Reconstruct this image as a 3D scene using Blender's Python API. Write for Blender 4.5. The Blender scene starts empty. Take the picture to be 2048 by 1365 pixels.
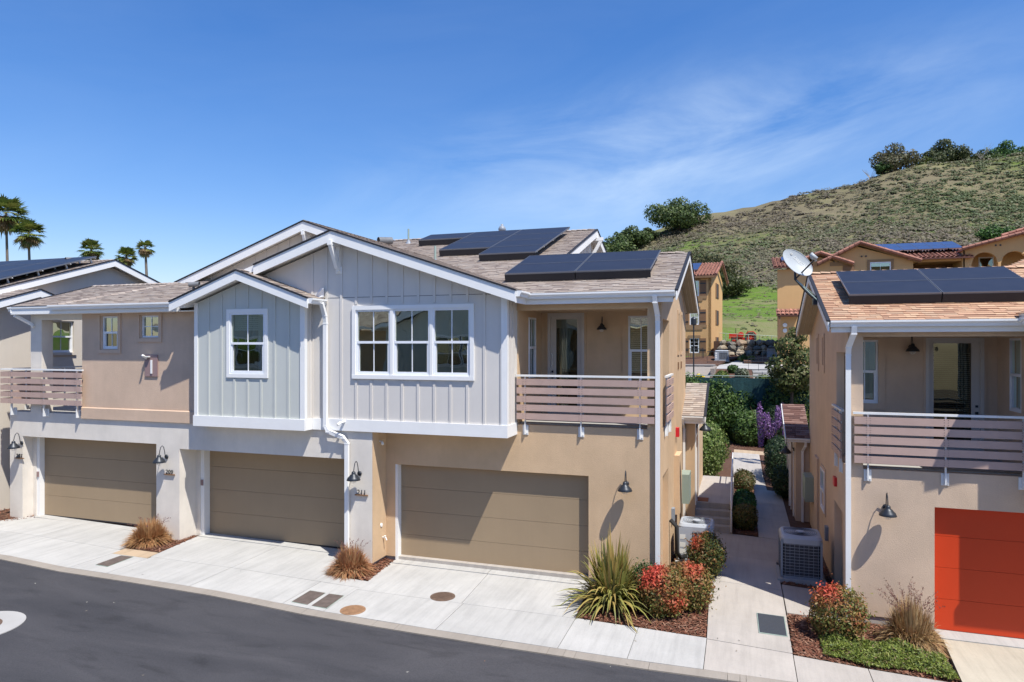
import bpy, math, random
import numpy as np
from mathutils import Vector, Matrix
R = math.radians
random.seed(7)
rng = np.random.default_rng(11)
S = bpy.context.scene
COL = S.collection

# ------------------------------------------------------------------ camera
cam_d = bpy.data.cameras.new('camera')
cam = bpy.data.objects.new('camera', cam_d); COL.objects.link(cam)
cam.location = (0, 0, 5.53)
cam.rotation_euler = (R(90), 0, R(18.51))
cam_d.sensor_width = 36; cam_d.lens = 23.94
cam_d.shift_y = 9 / 2048.
cam_d.clip_start = .1; cam_d.clip_end = 3000
S.camera = cam
# ------------------------------------------------------------------ sky, sun
SUNV = Vector((1.42, -1.0, 3.03)).normalized()
world = bpy.data.worlds.new('World'); S.world = world; world.use_nodes = True
wn = world.node_tree.nodes; wl = world.node_tree.links; wn.clear()
sky = wn.new('ShaderNodeTexSky'); sky.sky_type = 'NISHITA'; sky.sun_disc = False
sky.sun_elevation = math.asin(SUNV.z); sky.sun_rotation = math.atan2(SUNV.x, SUNV.y)
sky.altitude = 60; sky.air_density = 1.25; sky.dust_density = 0.35; sky.ozone_density = 3.6
tc = wn.new('ShaderNodeTexCoord')
def vm(op, a, b=None):
    n = wn.new('ShaderNodeVectorMath'); n.operation = op; wl.new(a, n.inputs[0])
    if b is not None: n.inputs[1].default_value = b
    return n
vr = wn.new('ShaderNodeVectorRotate'); vr.rotation_type = 'AXIS_ANGLE'; vr.inputs['Axis'].default_value = (-.25, .95, 0); vr.inputs['Angle'].default_value = R(8)
wl.new(vm('SUBTRACT', tc.outputs['Generated'], (-.10, .95, .262)).outputs[0], vr.inputs['Vector'])
nz = wn.new('ShaderNodeTexNoise'); nz.inputs['Scale'].default_value = 2.3; nz.inputs['Detail'].default_value = 9; nz.inputs['Roughness'].default_value = .6; nz.inputs['Distortion'].default_value = .5
wl.new(vm('MULTIPLY', vr.outputs[0], (1.1, 1.1, 4.2)).outputs[0], nz.inputs['Vector'])
rp = wn.new('ShaderNodeValToRGB'); rp.color_ramp.elements[0].position = .36; rp.color_ramp.elements[1].position = .80
rp.color_ramp.elements[0].color = (0, 0, 0, 1); rp.color_ramp.elements[1].color = (.72, .72, .72, 1)
wl.new(nz.outputs[0], rp.inputs[0])
ln = vm('LENGTH', vm('MULTIPLY', vr.outputs[0], (1.75, 1.0, 7.6)).outputs[0])
rp2 = wn.new('ShaderNodeMapRange'); rp2.interpolation_type = 'SMOOTHSTEP'
for a_, v_ in (('From Min', 1.0), ('From Max', .1), ('To Min', .05), ('To Max', .8)): rp2.inputs[a_].default_value = v_
wl.new(ln.outputs['Value'], rp2.inputs[0])
mm = wn.new('ShaderNodeMath'); mm.operation = 'MULTIPLY'
wl.new(rp.outputs[0], mm.inputs[0]); wl.new(rp2.outputs[0], mm.inputs[1])
mixc = wn.new('ShaderNodeMix'); mixc.data_type = 'RGBA'
wl.new(mm.outputs[0], mixc.inputs[0])
hs = wn.new('ShaderNodeHueSaturation'); hs.inputs['Saturation'].default_value = 1.25
gr = wn.new('ShaderNodeMix'); gr.data_type = 'RGBA'; gr.blend_type = 'MULTIPLY'; gr.inputs[0].default_value = 1; gr.inputs[7].default_value = (.99, .965, 1.13, 1)
wl.new(sky.outputs[0], gr.inputs[6]); wl.new(gr.outputs[2], hs.inputs['Color'])
wl.new(hs.outputs[0], mixc.inputs[6]); mixc.inputs[7].default_value = (7.0, 8.1, 8.9, 1)
bg = wn.new('ShaderNodeBackground'); bg.inputs['Strength'].default_value = .108
wl.new(mixc.outputs[2], bg.inputs['Color'])
wo = wn.new('ShaderNodeOutputWorld'); wl.new(bg.outputs[0], wo.inputs['Surface'])
sd = bpy.data.lights.new('sun', 'SUN'); sd.energy = 4.8; sd.angle = R(.53); sd.color = (1, .96, .885)
sun = bpy.data.objects.new('sun', sd); COL.objects.link(sun); sun.location = (30, -20, 60)
sun.rotation_euler = SUNV.to_track_quat('Z', 'Y').to_euler()
S.view_settings.view_transform = 'Standard'; S.view_settings.look = 'None'
S.view_settings.exposure = 0.40; S.view_settings.gamma = 1; S.view_settings.use_curve_mapping = False
S.render.engine = 'CYCLES'
S.cycles.max_bounces = 7; S.cycles.diffuse_bounces = 3; S.cycles.glossy_bounces = 3; S.cycles.transparent_max_bounces = 10
S.cycles.transmission_bounces = 3; S.cycles.caustics_reflective = False; S.cycles.caustics_refractive = False
S.cycles.use_denoising = True; S.cycles.sample_clamp_indirect = 6

# ------------------------------------------------------------------ materials
def nmat(name):
    m = bpy.data.materials.new(name); m.use_nodes = True
    nt = m.node_tree; b = nt.nodes['Principled BSDF']
    return m, nt, b
def N(nt, t, **k):
    n = nt.nodes.new(t)
    for a, v in k.items(): n.inputs[a].default_value = v
    return n
def bump(nt, b, src, strength, dist):
    bp = N(nt, 'ShaderNodeBump', Strength=strength, Distance=dist)
    nt.links.new(src, bp.inputs['Height']); nt.links.new(bp.outputs[0], b.inputs['Normal'])
    return bp
def mat(name, c, rough=.6, var=.0, vs=1.5, grain=0, gs=120., gd=.004, metal=0, spec=.4, rnd=0, streak=0):
    """plain procedural surface: base colour, large-scale wear, fine grain and relief"""
    m, nt, b = nmat(name)
    b.inputs['Base Color'].default_value = (*c, 1); b.inputs['Roughness'].default_value = rough
    b.inputs['Metallic'].default_value = metal; b.inputs['Specular IOR Level'].default_value = spec
    g = nt.nodes.new('ShaderNodeNewGeometry'); pos = g.outputs['Position']
    if var or rnd or streak:
        hv = nt.nodes.new('ShaderNodeHueSaturation'); hv.inputs['Color'].default_value = (*c, 1)
        val = None
        if var:
            n1 = N(nt, 'ShaderNodeTexNoise', Scale=vs, Detail=7, Roughness=.62); nt.links.new(pos, n1.inputs['Vector'])
            mr = N(nt, 'ShaderNodeMapRange', **{'From Min': .3, 'From Max': .7, 'To Min': 1 - var, 'To Max': 1 + var}); nt.links.new(n1.outputs[0], mr.inputs[0])
            val = mr.outputs[0]
        if streak:
            mpp = nt.nodes.new('ShaderNodeMapping'); mpp.inputs['Scale'].default_value = (2.2, 2.2, .16)
            nt.links.new(pos, mpp.inputs[0])
            n3 = N(nt, 'ShaderNodeTexNoise', Scale=2.5, Detail=6, Roughness=.7); nt.links.new(mpp.outputs[0], n3.inputs['Vector'])
            mr3 = N(nt, 'ShaderNodeMapRange', **{'From Min': .35, 'From Max': .75, 'To Min': 1 + streak * .3, 'To Max': 1 - streak}); nt.links.new(n3.outputs[0], mr3.inputs[0])
            if val is None: val = mr3.outputs[0]
            else:
                mu = nt.nodes.new('ShaderNodeMath'); mu.operation = 'MULTIPLY'; nt.links.new(val, mu.inputs[0]); nt.links.new(mr3.outputs[0], mu.inputs[1]); val = mu.outputs[0]
        if rnd:
            oi = nt.nodes.new('ShaderNodeObjectInfo')
            mr2 = N(nt, 'ShaderNodeMapRange', **{'To Min': 1 - rnd, 'To Max': 1 + rnd}); nt.links.new(oi.outputs['Random'], mr2.inputs[0])
            if val is None: val = mr2.outputs[0]
            else:
                mu = nt.nodes.new('ShaderNodeMath'); mu.operation = 'MULTIPLY'; nt.links.new(val, mu.inputs[0]); nt.links.new(mr2.outputs[0], mu.inputs[1]); val = mu.outputs[0]
        nt.links.new(val, hv.inputs['Value']); nt.links.new(hv.outputs[0], b.inputs['Base Color'])
    if grain:
        n2 = N(nt, 'ShaderNodeTexNoise', Scale=gs, Detail=4, Roughness=.6); nt.links.new(pos, n2.inputs['Vector'])
        bump(nt, b, n2.outputs[0], grain, gd)
    return m
def tint_mat(name, rough=.7, grain=.3, gs=150, gd=.003, transl=0, spec=.25, mottle=0, ms=60):
    """colour comes from the mesh's own per-piece tint"""
    m, nt, b = nmat(name)
    a = nt.nodes.new('ShaderNodeAttribute'); a.attribute_name = 'tint'
    src = a.outputs['Color']
    g = nt.nodes.new('ShaderNodeNewGeometry')
    if mottle:
        n1 = N(nt, 'ShaderNodeTexNoise', Scale=ms, Detail=3, Roughness=.8); nt.links.new(g.outputs['Position'], n1.inputs['Vector'])
        mr = N(nt, 'ShaderNodeMapRange', **{'From Min': .3, 'From Max': .7, 'To Min': 1 - mottle, 'To Max': 1 + mottle}); nt.links.new(n1.outputs[0], mr.inputs[0])
        hv = nt.nodes.new('ShaderNodeHueSaturation'); nt.links.new(src, hv.inputs['Color']); nt.links.new(mr.outputs[0], hv.inputs['Value']); src = hv.outputs[0]
    nt.links.new(src, b.inputs['Base Color'])
    b.inputs['Roughness'].default_value = rough; b.inputs['Specular IOR Level'].default_value = spec
    if grain:
        n2 = N(nt, 'ShaderNodeTexNoise', Scale=gs, Detail=3); nt.links.new(g.outputs['Position'], n2.inputs['Vector']); bump(nt, b, n2.outputs[0], grain, gd)
    if transl:
        t = nt.nodes.new('ShaderNodeBsdfTranslucent'); nt.links.new(src, t.inputs['Color'])
        mx = nt.nodes.new('ShaderNodeMixShader'); mx.inputs[0].default_value = transl
        out = [n for n in nt.nodes if n.type == 'OUTPUT_MATERIAL'][0]
        nt.links.new(b.outputs[0], mx.inputs[1]); nt.links.new(t.outputs[0], mx.inputs[2]); nt.links.new(mx.outputs[0], out.inputs[0])
    return m
M = {}
M['trim'] = mat('white_trim_paint', (.82, .815, .79), .5, .03, 2.0, .15, 60)
M['gutter'] = mat('gutter_paint', (.82, .82, .80), .38, .04, 1.2, .05, 40, spec=.5)
M['siding'] = mat('pale_grey_siding', (.655, .62, .57), .65, .03, .9, .18, 90, .002, streak=.03)
M['siding_green'] = mat('sage_grey_siding', (.55, .565, .52), .65, .03, .9, .18, 90, .002, streak=.03)
M['stucco_pale'] = mat('pale_stucco', (.72, .665, .585), .9, .085, 1.3, .8, 60, .008, streak=.04)
M['stucco_brown'] = mat('rosy_tan_stucco', (.60, .44, .32), .9, .085, 1.3, .8, 60, .008, streak=.04)
M['stucco_tan'] = mat('tan_stucco', (.60, .425, .262), .9, .085, 1.3, .8, 60, .008, streak=.04)
M['stucco_right'] = mat('beige_stucco', (.60, .455, .33), .9, .085, 1.3, .8, 60, .008, streak=.04)
M['stucco_far'] = mat('cream_stucco', (.62, .56, .48), .9, .05, .8, .6, 75, .006, streak=.03)
M['ochre'] = mat('ochre_stucco', (.63, .385, .17), .9, .05, .5, .5, 40, .008, streak=.03)
M['garage'] = mat('khaki_garage_paint', (.325, .24, .15), .55, .03, 1.3, .25, 160, .0015, streak=.03)
M['red_door'] = mat('red_orange_garage_paint', (.56, .045, .006), .5, .03, 1.3, .2, 160, .0015)
M['slat'] = mat('mauve_brown_board', (.46, .325, .275), .6, .06, 3., .35, 60, .002, rnd=.05)
M['steel'] = mat('painted_steel', (.76, .76, .74), .4, .04, 4.)
M['darkmetal'] = mat('dark_bronze', (.035, .04, .048), .42, .1, 8., metal=.4, spec=.5)
M['black'] = mat('black_edge', (.02, .02, .024), .6)
M['vinyl'] = mat('white_vinyl', (.80, .82, .84), .35, spec=.5)
M['blind'] = mat('blind_slat', (.62, .62, .56), .6)
M['curtain'] = mat('curtain_cloth', (.26, .38, .36), .9)
M['door_shade_tone'] = mat('shaded_taupe_door', (.56, .52, .47), .5, .03, 2)  # balcony shade put into the door and frame colour
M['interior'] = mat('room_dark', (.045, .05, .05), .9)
M['concrete'] = None
M['ac'] = mat('ac_grey_paint', (.24, .27, .31), .45, .05, 6., spec=.5)
M['ac_light'] = mat('ac_light_grey_paint', (.40, .43, .47), .45, .05, 6., spec=.5)
M['coil'] = mat('condenser_coil', (.05, .055, .065), .6, .2, 90, .5, 200, .003)
M['label'] = mat('paper_sticker', (.75, .75, .70), .6)
M['red_plastic'] = mat('red_plastic', (.60, .02, .03), .4)
M['plaque'] = mat('mauve_plaque', (.30, .20, .19), .5)
M['pipe_black'] = mat('foam_pipe_cover', (.02, .02, .02), .8)
M['soil'] = mat('bed_soil', (.10, .050, .030), .95, .3, 6, .9, 30, .02)
M['lid'] = mat('rusty_iron_lid', (.16, .105, .075), .75, .25, 9, .8, 45, .008, metal=.2)
M['lid2'] = mat('orange_rust_lid', (.30, .17, .09), .8, .2, 12, .6, 60, .006)
M['cover'] = mat('composite_cover', (.13, .10, .085), .8, .25, 7, .8, 60, .006)
M['rock'] = None
M['wood_brown'] = mat('brown_shutter_paint', (.22, .12, .06), .7, .08, 3)
M['tile'] = mat('terracotta_tile', (.33, .15, .105), .8, .2, 3, rnd=.25)
M['plaster_trim'] = mat('brown_window_surround', (.30, .19, .10), .9, .05, 1)
M['green_screen'] = mat('green_windscreen', (.012, .05, .055), .8, .25, 3, .4, 8, .05)
M['concrete_plain'] = mat('pale_paving', (.40, .39, .37), .85, .08, 1, .3, 40, .004)
M['cmu'] = mat('split_block', (.30, .26, .22), .95, .12, 2, 1., 9, .05)
M['dish'] = mat('dish_grey', (.40, .43, .44), .45, .03, 5)
M['yellow'] = mat('yellow_flower', (.85, .65, .04), .7)
M['tractor_red'] = mat('tractor_red_paint', (.52, .035, .02), .45, .1, 4)
M['tyre'] = mat('tyre_rubber', (.05, .05, .055), .9)
M['galv'] = mat('galvanised_wire', (.34, .42, .36), .5, metal=.3)
M['bark'] = mat('bark', (.10, .07, .045), .95, .2, 5, .8, 20, .03)
M['bulb'] = mat('frosted_bulb', (.8, .8, .78), .2, spec=.6)
M['mat_brown'] = mat('coir_doormat', (.30, .12, .05), .95)
M['shingle'] = tint_mat('asphalt_shingle', .92, .5, 260, .003, mottle=.09, ms=170, spec=.2)
M['leaf'] = tint_mat('foliage', .55, 0, transl=.28, spec=.35)
M['dry'] = tint_mat('dry_grass', .6, 0, transl=.25, spec=.3)
M['chip'] = tint_mat('bark_chip', .9, 0)
M['stone'] = tint_mat('field_stone', .9, .8, 6, .05, mottle=.3, ms=4)

def glass_mat(name, tint, refl, pv=.0):
    m, nt, b = nmat(name); nt.nodes.remove(b)
    out = [n for n in nt.nodes if n.type == 'OUTPUT_MATERIAL'][0]
    tr = nt.nodes.new('ShaderNodeBsdfTransparent'); tr.inputs[0].default_value = (*tint, 1)
    gl = nt.nodes.new('ShaderNodeBsdfGlossy'); gl.inputs['Roughness'].default_value = .015; gl.inputs['Color'].default_value = (.86, .95, .82, 1)
    g = nt.nodes.new('ShaderNodeNewGeometry')
    n2 = N(nt, 'ShaderNodeTexNoise', Scale=1.7, Detail=1); nt.links.new(g.outputs['Position'], n2.inputs['Vector'])
    bp = N(nt, 'ShaderNodeBump', Strength=.12, Distance=.03); nt.links.new(n2.outputs[0], bp.inputs['Height']); nt.links.new(bp.outputs[0], gl.inputs['Normal'])
    lw = N(nt, 'ShaderNodeLayerWeight', Blend=.12)
    mr = N(nt, 'ShaderNodeMapRange', **{'To Min': refl, 'To Max': .95}); nt.links.new(lw.outputs['Fresnel'], mr.inputs[0])
    mx = nt.nodes.new('ShaderNodeMixShader')
    nt.links.new(mr.outputs[0], mx.inputs[0]); nt.links.new(tr.outputs[0], mx.inputs[1]); nt.links.new(gl.outputs[0], mx.inputs[2]); nt.links.new(mx.outputs[0], out.inputs[0])
    return m
M['glass'] = glass_mat('window_glass', (.50, .62, .56), .40)
M['glass_dark'] = glass_mat('screened_glass', (.30, .34, .34), .22)
M['glass_door'] = glass_mat('door_glass', (.35, .38, .36), .10)
M['alu'] = mat('anodised_frame', (.20, .21, .23), .4, metal=.5)
def solar_mat():
    m, nt, b = nmat('solar_cells')
    tcn = nt.nodes.new('ShaderNodeTexCoord')
    g = nt.nodes.new('ShaderNodeNewGeometry')
    n1 = N(nt, 'ShaderNodeTexNoise', Scale=3, Detail=3); nt.links.new(g.outputs['Position'], n1.inputs['Vector'])
    cr = nt.nodes.new('ShaderNodeValToRGB'); cr.color_ramp.elements[0].color = (.018, .019, .026, 1); cr.color_ramp.elements[1].color = (.032, .033, .042, 1)
    nt.links.new(n1.outputs[0], cr.inputs[0]); nt.links.new(cr.outputs[0], b.inputs['Base Color'])
    b.inputs['Roughness'].default_value = .38; b.inputs['Specular IOR Level'].default_value = .28
    return m
M['solar'] = solar_mat()
M['solar_blue'] = mat('blue_solar_cells', (.035, .06, .15), .3, .1, 2, spec=.6)
def concrete_mat(name, c, stain=.14):
    m, nt, b = nmat(name)
    g = nt.nodes.new('ShaderNodeNewGeometry'); pos = g.outputs['Position']
    oi = nt.nodes.new('ShaderNodeObjectInfo')
    n1 = N(nt, 'ShaderNodeTexNoise', Scale=.9, Detail=8, Roughness=.65); nt.links.new(pos, n1.inputs['Vector'])
    mpp = nt.nodes.new('ShaderNodeMapping'); mpp.inputs['Scale'].default_value = (4.2, .32, 1); mpp.inputs['Rotation'].default_value = (0, 0, .12); nt.links.new(pos, mpp.inputs[0])
    n2 = N(nt, 'ShaderNodeTexNoise', Scale=1.6, Detail=6, Roughness=.7); nt.links.new(mpp.outputs[0], n2.inputs['Vector'])
    n3 = N(nt, 'ShaderNodeTexNoise', Scale=34, Detail=4, Roughness=.7); nt.links.new(pos, n3.inputs['Vector'])
    def mr(src, a, bb, lo, hi):
        q = N(nt, 'ShaderNodeMapRange', **{'From Min': a, 'From Max': bb, 'To Min': lo, 'To Max': hi}); nt.links.new(src, q.inputs[0]); return q.outputs[0]
    def mul(a, bb):
        q = nt.nodes.new('ShaderNodeMath'); q.operation = 'MULTIPLY'; nt.links.new(a, q.inputs[0]); nt.links.new(bb, q.inputs[1]); return q.outputs[0]
    v = mul(mul(mr(n1.outputs[0], .3, .7, .9, 1.08), mr(n2.outputs[0], .45, .72, 1.03, 1 - stain)), mul(mr(n3.outputs[0], .3, .7, .95, 1.05), mr(oi.outputs['Random'], 0, 1, .94, 1.05)))
    hv = nt.nodes.new('ShaderNodeHueSaturation'); hv.inputs['Color'].default_value = (*c, 1); nt.links.new(v, hv.inputs['Value']); nt.links.new(hv.outputs[0], b.inputs['Base Color'])
    b.inputs['Roughness'].default_value = .85; b.inputs['Specular IOR Level'].default_value = .3
    bump(nt, b, n3.outputs[0], .35, .006)
    return m
M['concrete'] = concrete_mat('driveway_concrete', (.43, .42, .395))
M['concrete_warm'] = concrete_mat('walkway_concrete', (.40, .365, .325), .12)
M['concrete_stained'] = concrete_mat('rust_stained_concrete', (.44, .33, .22), .2)
M['concrete_cream'] = concrete_mat('cream_concrete', (.45, .405, .32), .16)
M['curb'] = concrete_mat('curb_concrete', (.30, .265, .225), .1)
def asphalt_mat():
    m, nt, b = nmat('sealed_asphalt')
    g = nt.nodes.new('ShaderNodeNewGeometry'); pos = g.outputs['Position']
    n1 = N(nt, 'ShaderNodeTexNoise', Scale=.8, Detail=7, Roughness=.6, Distortion=.8)
    mpp = nt.nodes.new('ShaderNodeMapping'); mpp.inputs['Scale'].default_value = (.35, 1.1, 1); nt.links.new(pos, mpp.inputs[0]); nt.links.new(mpp.outputs[0], n1.inputs['Vector'])
    n2 = N(nt, 'ShaderNodeTexNoise', Scale=42, Detail=6, Roughness=.85); nt.links.new(pos, n2.inputs['Vector'])
    cr = nt.nodes.new('ShaderNodeValToRGB'); cr.color_ramp.elements[0].position = .32; cr.color_ramp.elements[1].position = .72
    cr.color_ramp.elements[0].color = (.040, .040, .045, 1); cr.color_ramp.elements[1].color = (.068, .066, .071, 1)
    nt.links.new(n1.outputs[0], cr.inputs[0])
    mr0 = N(nt, 'ShaderNodeMapRange', **{'From Min': .25, 'From Max': .75, 'To Min': .55, 'To Max': 1.5}); nt.links.new(n2.outputs[0], mr0.inputs[0])
    mp4 = nt.nodes.new('ShaderNodeMapping'); mp4.inputs['Scale'].default_value = (.55, 2.1, 1); mp4.inputs['Rotation'].default_value = (0, 0, -.22); nt.links.new(pos, mp4.inputs[0])
    n4 = N(nt, 'ShaderNodeTexNoise', Scale=1.1, Detail=5, Roughness=.6, Distortion=1.2); nt.links.new(mp4.outputs[0], n4.inputs['Vector'])
    mr4 = N(nt, 'ShaderNodeMapRange', **{'From Min': .55, 'From Max': .70, 'To Min': 1, 'To Max': .74}); nt.links.new(n4.outputs[0], mr4.inputs[0])
    mr = nt.nodes.new('ShaderNodeMath'); mr.operation = 'MULTIPLY'; nt.links.new(mr0.outputs[0], mr.inputs[0]); nt.links.new(mr4.outputs[0], mr.inputs[1])
    hv = nt.nodes.new('ShaderNodeHueSaturation'); nt.links.new(cr.outputs[0], hv.inputs['Color']); nt.links.new(mr.outputs[0], hv.inputs['Value']); nt.links.new(hv.outputs[0], b.inputs['Base Color'])
    b.inputs['Roughness'].default_value = .8; b.inputs['Specular IOR Level'].default_value = .35
    bump(nt, b, n2.outputs[0], .6, .006)
    return m
M['asphalt'] = asphalt_mat()

# ------------------------------------------------------------------ mesh helpers
def ident(u, n, z): return (u, n, z)
def fy(Y):            # a wall facing the alley (-Y): u=X, n=out of the wall
    return lambda u, n, z: (u, Y - n, z)
def fxp(X):           # facing +X: u=Y
    return lambda u, n, z: (X + n, u, z)
def fxn(X):           # facing -X: u=Y
    return lambda u, n, z: (X - n, u, z)
class MB:
    def __init__(s, f=ident): s.v = []; s.f = []; s.T = f; s.t = []; s.col = None
    def pt(s, p): s.v.append(s.T(*p)); return len(s.v) - 1
    def poly(s, pts): s.f.append([s.pt(p) for p in pts]); return s
    def hexa(s, c):
        i = [s.pt(p) for p in c]
        for q in ((0, 3, 2, 1), (4, 5, 6, 7), (0, 1, 5, 4), (1, 2, 6, 5), (2, 3, 7, 6), (3, 0, 4, 7)): s.f.append([i[k] for k in q])
        return s
    def box(s, u0, u1, n0, n1, z0, z1):
        return s.hexa([(u0, n0, z0), (u1, n0, z0), (u1, n1, z0), (u0, n1, z0), (u0, n0, z1), (u1, n0, z1), (u1, n1, z1), (u0, n1, z1)])
    def prism(s, poly, n0, n1):      # polygon in (u,z), extruded along n
        k = len(poly); a = [s.pt((u, n0, z)) for u, z in poly]; b = [s.pt((u, n1, z)) for u, z in poly]
        s.f.append(a[::-1]); s.f.append(b)
        for i in range(k): s.f.append([a[i], a[(i + 1) % k], b[(i + 1) % k], b[i]])
        return s
    def tube(s, path, r, seg=8, caps=True):
        P = [Vector(p) for p in path]; rr = r if isinstance(r, (list, tuple)) else [r] * len(P); rings = []
        up = Vector((.03, .05, 1))
        for i, p in enumerate(P):
            d = (P[min(i + 1, len(P) - 1)] - P[max(i - 1, 0)]).normalized()
            a = d.cross(up)
            if a.length < .15: a = d.cross(Vector((1, 0, .02)))
            a.normalize(); b = d.cross(a)
            rings.append([s.pt(tuple(p + (a * math.cos(t) + b * math.sin(t)) * rr[i])) for t in (2 * math.pi * k / seg for k in range(seg))])
        for i in range(len(rings) - 1):
            for k in range(seg): s.f.append([rings[i][k], rings[i][(k + 1) % seg], rings[i + 1][(k + 1) % seg], rings[i + 1][k]])
        if caps: s.f.append(rings[0][::-1]); s.f.append(rings[-1])
        return s
    def lathe(s, prof, c=(0, 0, 0), seg=20, axis='z', cap=False):
        rings = []
        for r, h in prof:
            ring = []
            for k in range(seg):
                t = 2 * math.pi * k / seg; x, y = r * math.cos(t), r * math.sin(t)
                p = (c[0] + x, c[1] + y, c[2] + h) if axis == 'z' else (c[0] + x, c[1] + h, c[2] + y) if axis == 'y' else (c[0] + h, c[1] + x, c[2] + y)
                ring.append(s.pt(p))
            rings.append(ring)
        for i in range(len(rings) - 1):
            for k in range(seg): s.f.append([rings[i][k], rings[i][(k + 1) % seg], rings[i + 1][(k + 1) % seg], rings[i + 1][k]])
        if cap: s.f.append(rings[0][::-1]); s.f.append(rings[-1])
        return s
    def mesh(s, name):
        me = bpy.data.meshes.new(name); me.from_pydata(s.v, [], s.f); me.update(); return me
    def build(s, name, m, parent=None, smooth=False, **props):
        me = s.mesh(name)
        if m is not None: me.materials.append(M[m] if isinstance(m, str) else m)
        if smooth: me.polygons.foreach_set('use_smooth', [True] * len(me.polygons))
        return link(name, me, parent, **props)
def link(name, me, parent=None, **props):
    o = bpy.data.objects.new(name, me); COL.objects.link(o)
    if parent is not None:
        o.parent = parent
        if parent.get('_root'): o.location = -parent.location      # parts keep world coordinates under their thing
    for k, v in props.items(): o[k] = v
    return o
def thing(name, label, cat, loc=(0, 0, 0), group=None, world=True):
    o = bpy.data.objects.new(name, None); COL.objects.link(o); o.location = loc; o.empty_display_size = .3
    o['label'] = label; o['category'] = cat
    if group: o['group'] = group
    if world: o['_root'] = 1
    return o
def tag(o, label, cat, group=None):
    o['label'] = label; o['category'] = cat
    if group: o['group'] = group
    return o
def struct(o, kind='structure'): o['kind'] = kind; return o
def kids(o): return [c for c in bpy.data.objects if c.parent == o]
def copy_tree(o, parent=None, cache=None):
    c = o.copy(); COL.objects.link(c); c.parent = parent
    for ch in kids(o): copy_tree(ch, c)
    return c

def wall(parent, F, u0, u1, z0, z1, holes, m, depth=.14, name='wall', top=None, **kw):
    """stucco skin with real openings: cells between the openings, reveals all round"""
    mb = MB(F)
    us = sorted({u0, u1} | {h[0] for h in holes} | {h[1] for h in holes}); zs = sorted({z0, z1} | {h[2] for h in holes} | {h[3] for h in holes})
    us = [u for u in us if u0 <= u <= u1]; zs = [z for z in zs if z0 <= z <= z1]
    for i in range(len(us) - 1):
        for j in range(len(zs) - 1):
            cu, cz = (us[i] + us[i + 1]) / 2, (zs[j] + zs[j + 1]) / 2
            if any(h[0] < cu < h[1] and h[2] < cz < h[3] for h in holes): continue
            for n in (0, -depth): mb.poly([(us[i], n, zs[j]), (us[i + 1], n, zs[j]), (us[i + 1], n, zs[j + 1]), (us[i], n, zs[j + 1])])
    for a, b, c, d in holes + [(u0, u1, z0, z1)]:
        c2, d2 = max(c, z0), min(d, z1)
        mb.poly([(a, 0, c2), (a, -depth, c2), (a, -depth, d2), (a, 0, d2)]); mb.poly([(b, 0, c2), (b, -depth, c2), (b, -depth, d2), (b, 0, d2)])
        if d2 == d: mb.poly([(a, 0, d2), (b, 0, d2), (b, -depth, d2), (a, -depth, d2)])
        if c > z0: mb.poly([(a, 0, c2), (b, 0, c2), (b, -depth, c2), (a, -depth, c2)])
    if top: mb.prism(top, -depth, 0)
    return mb.build(name, m, parent, **kw)

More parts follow.
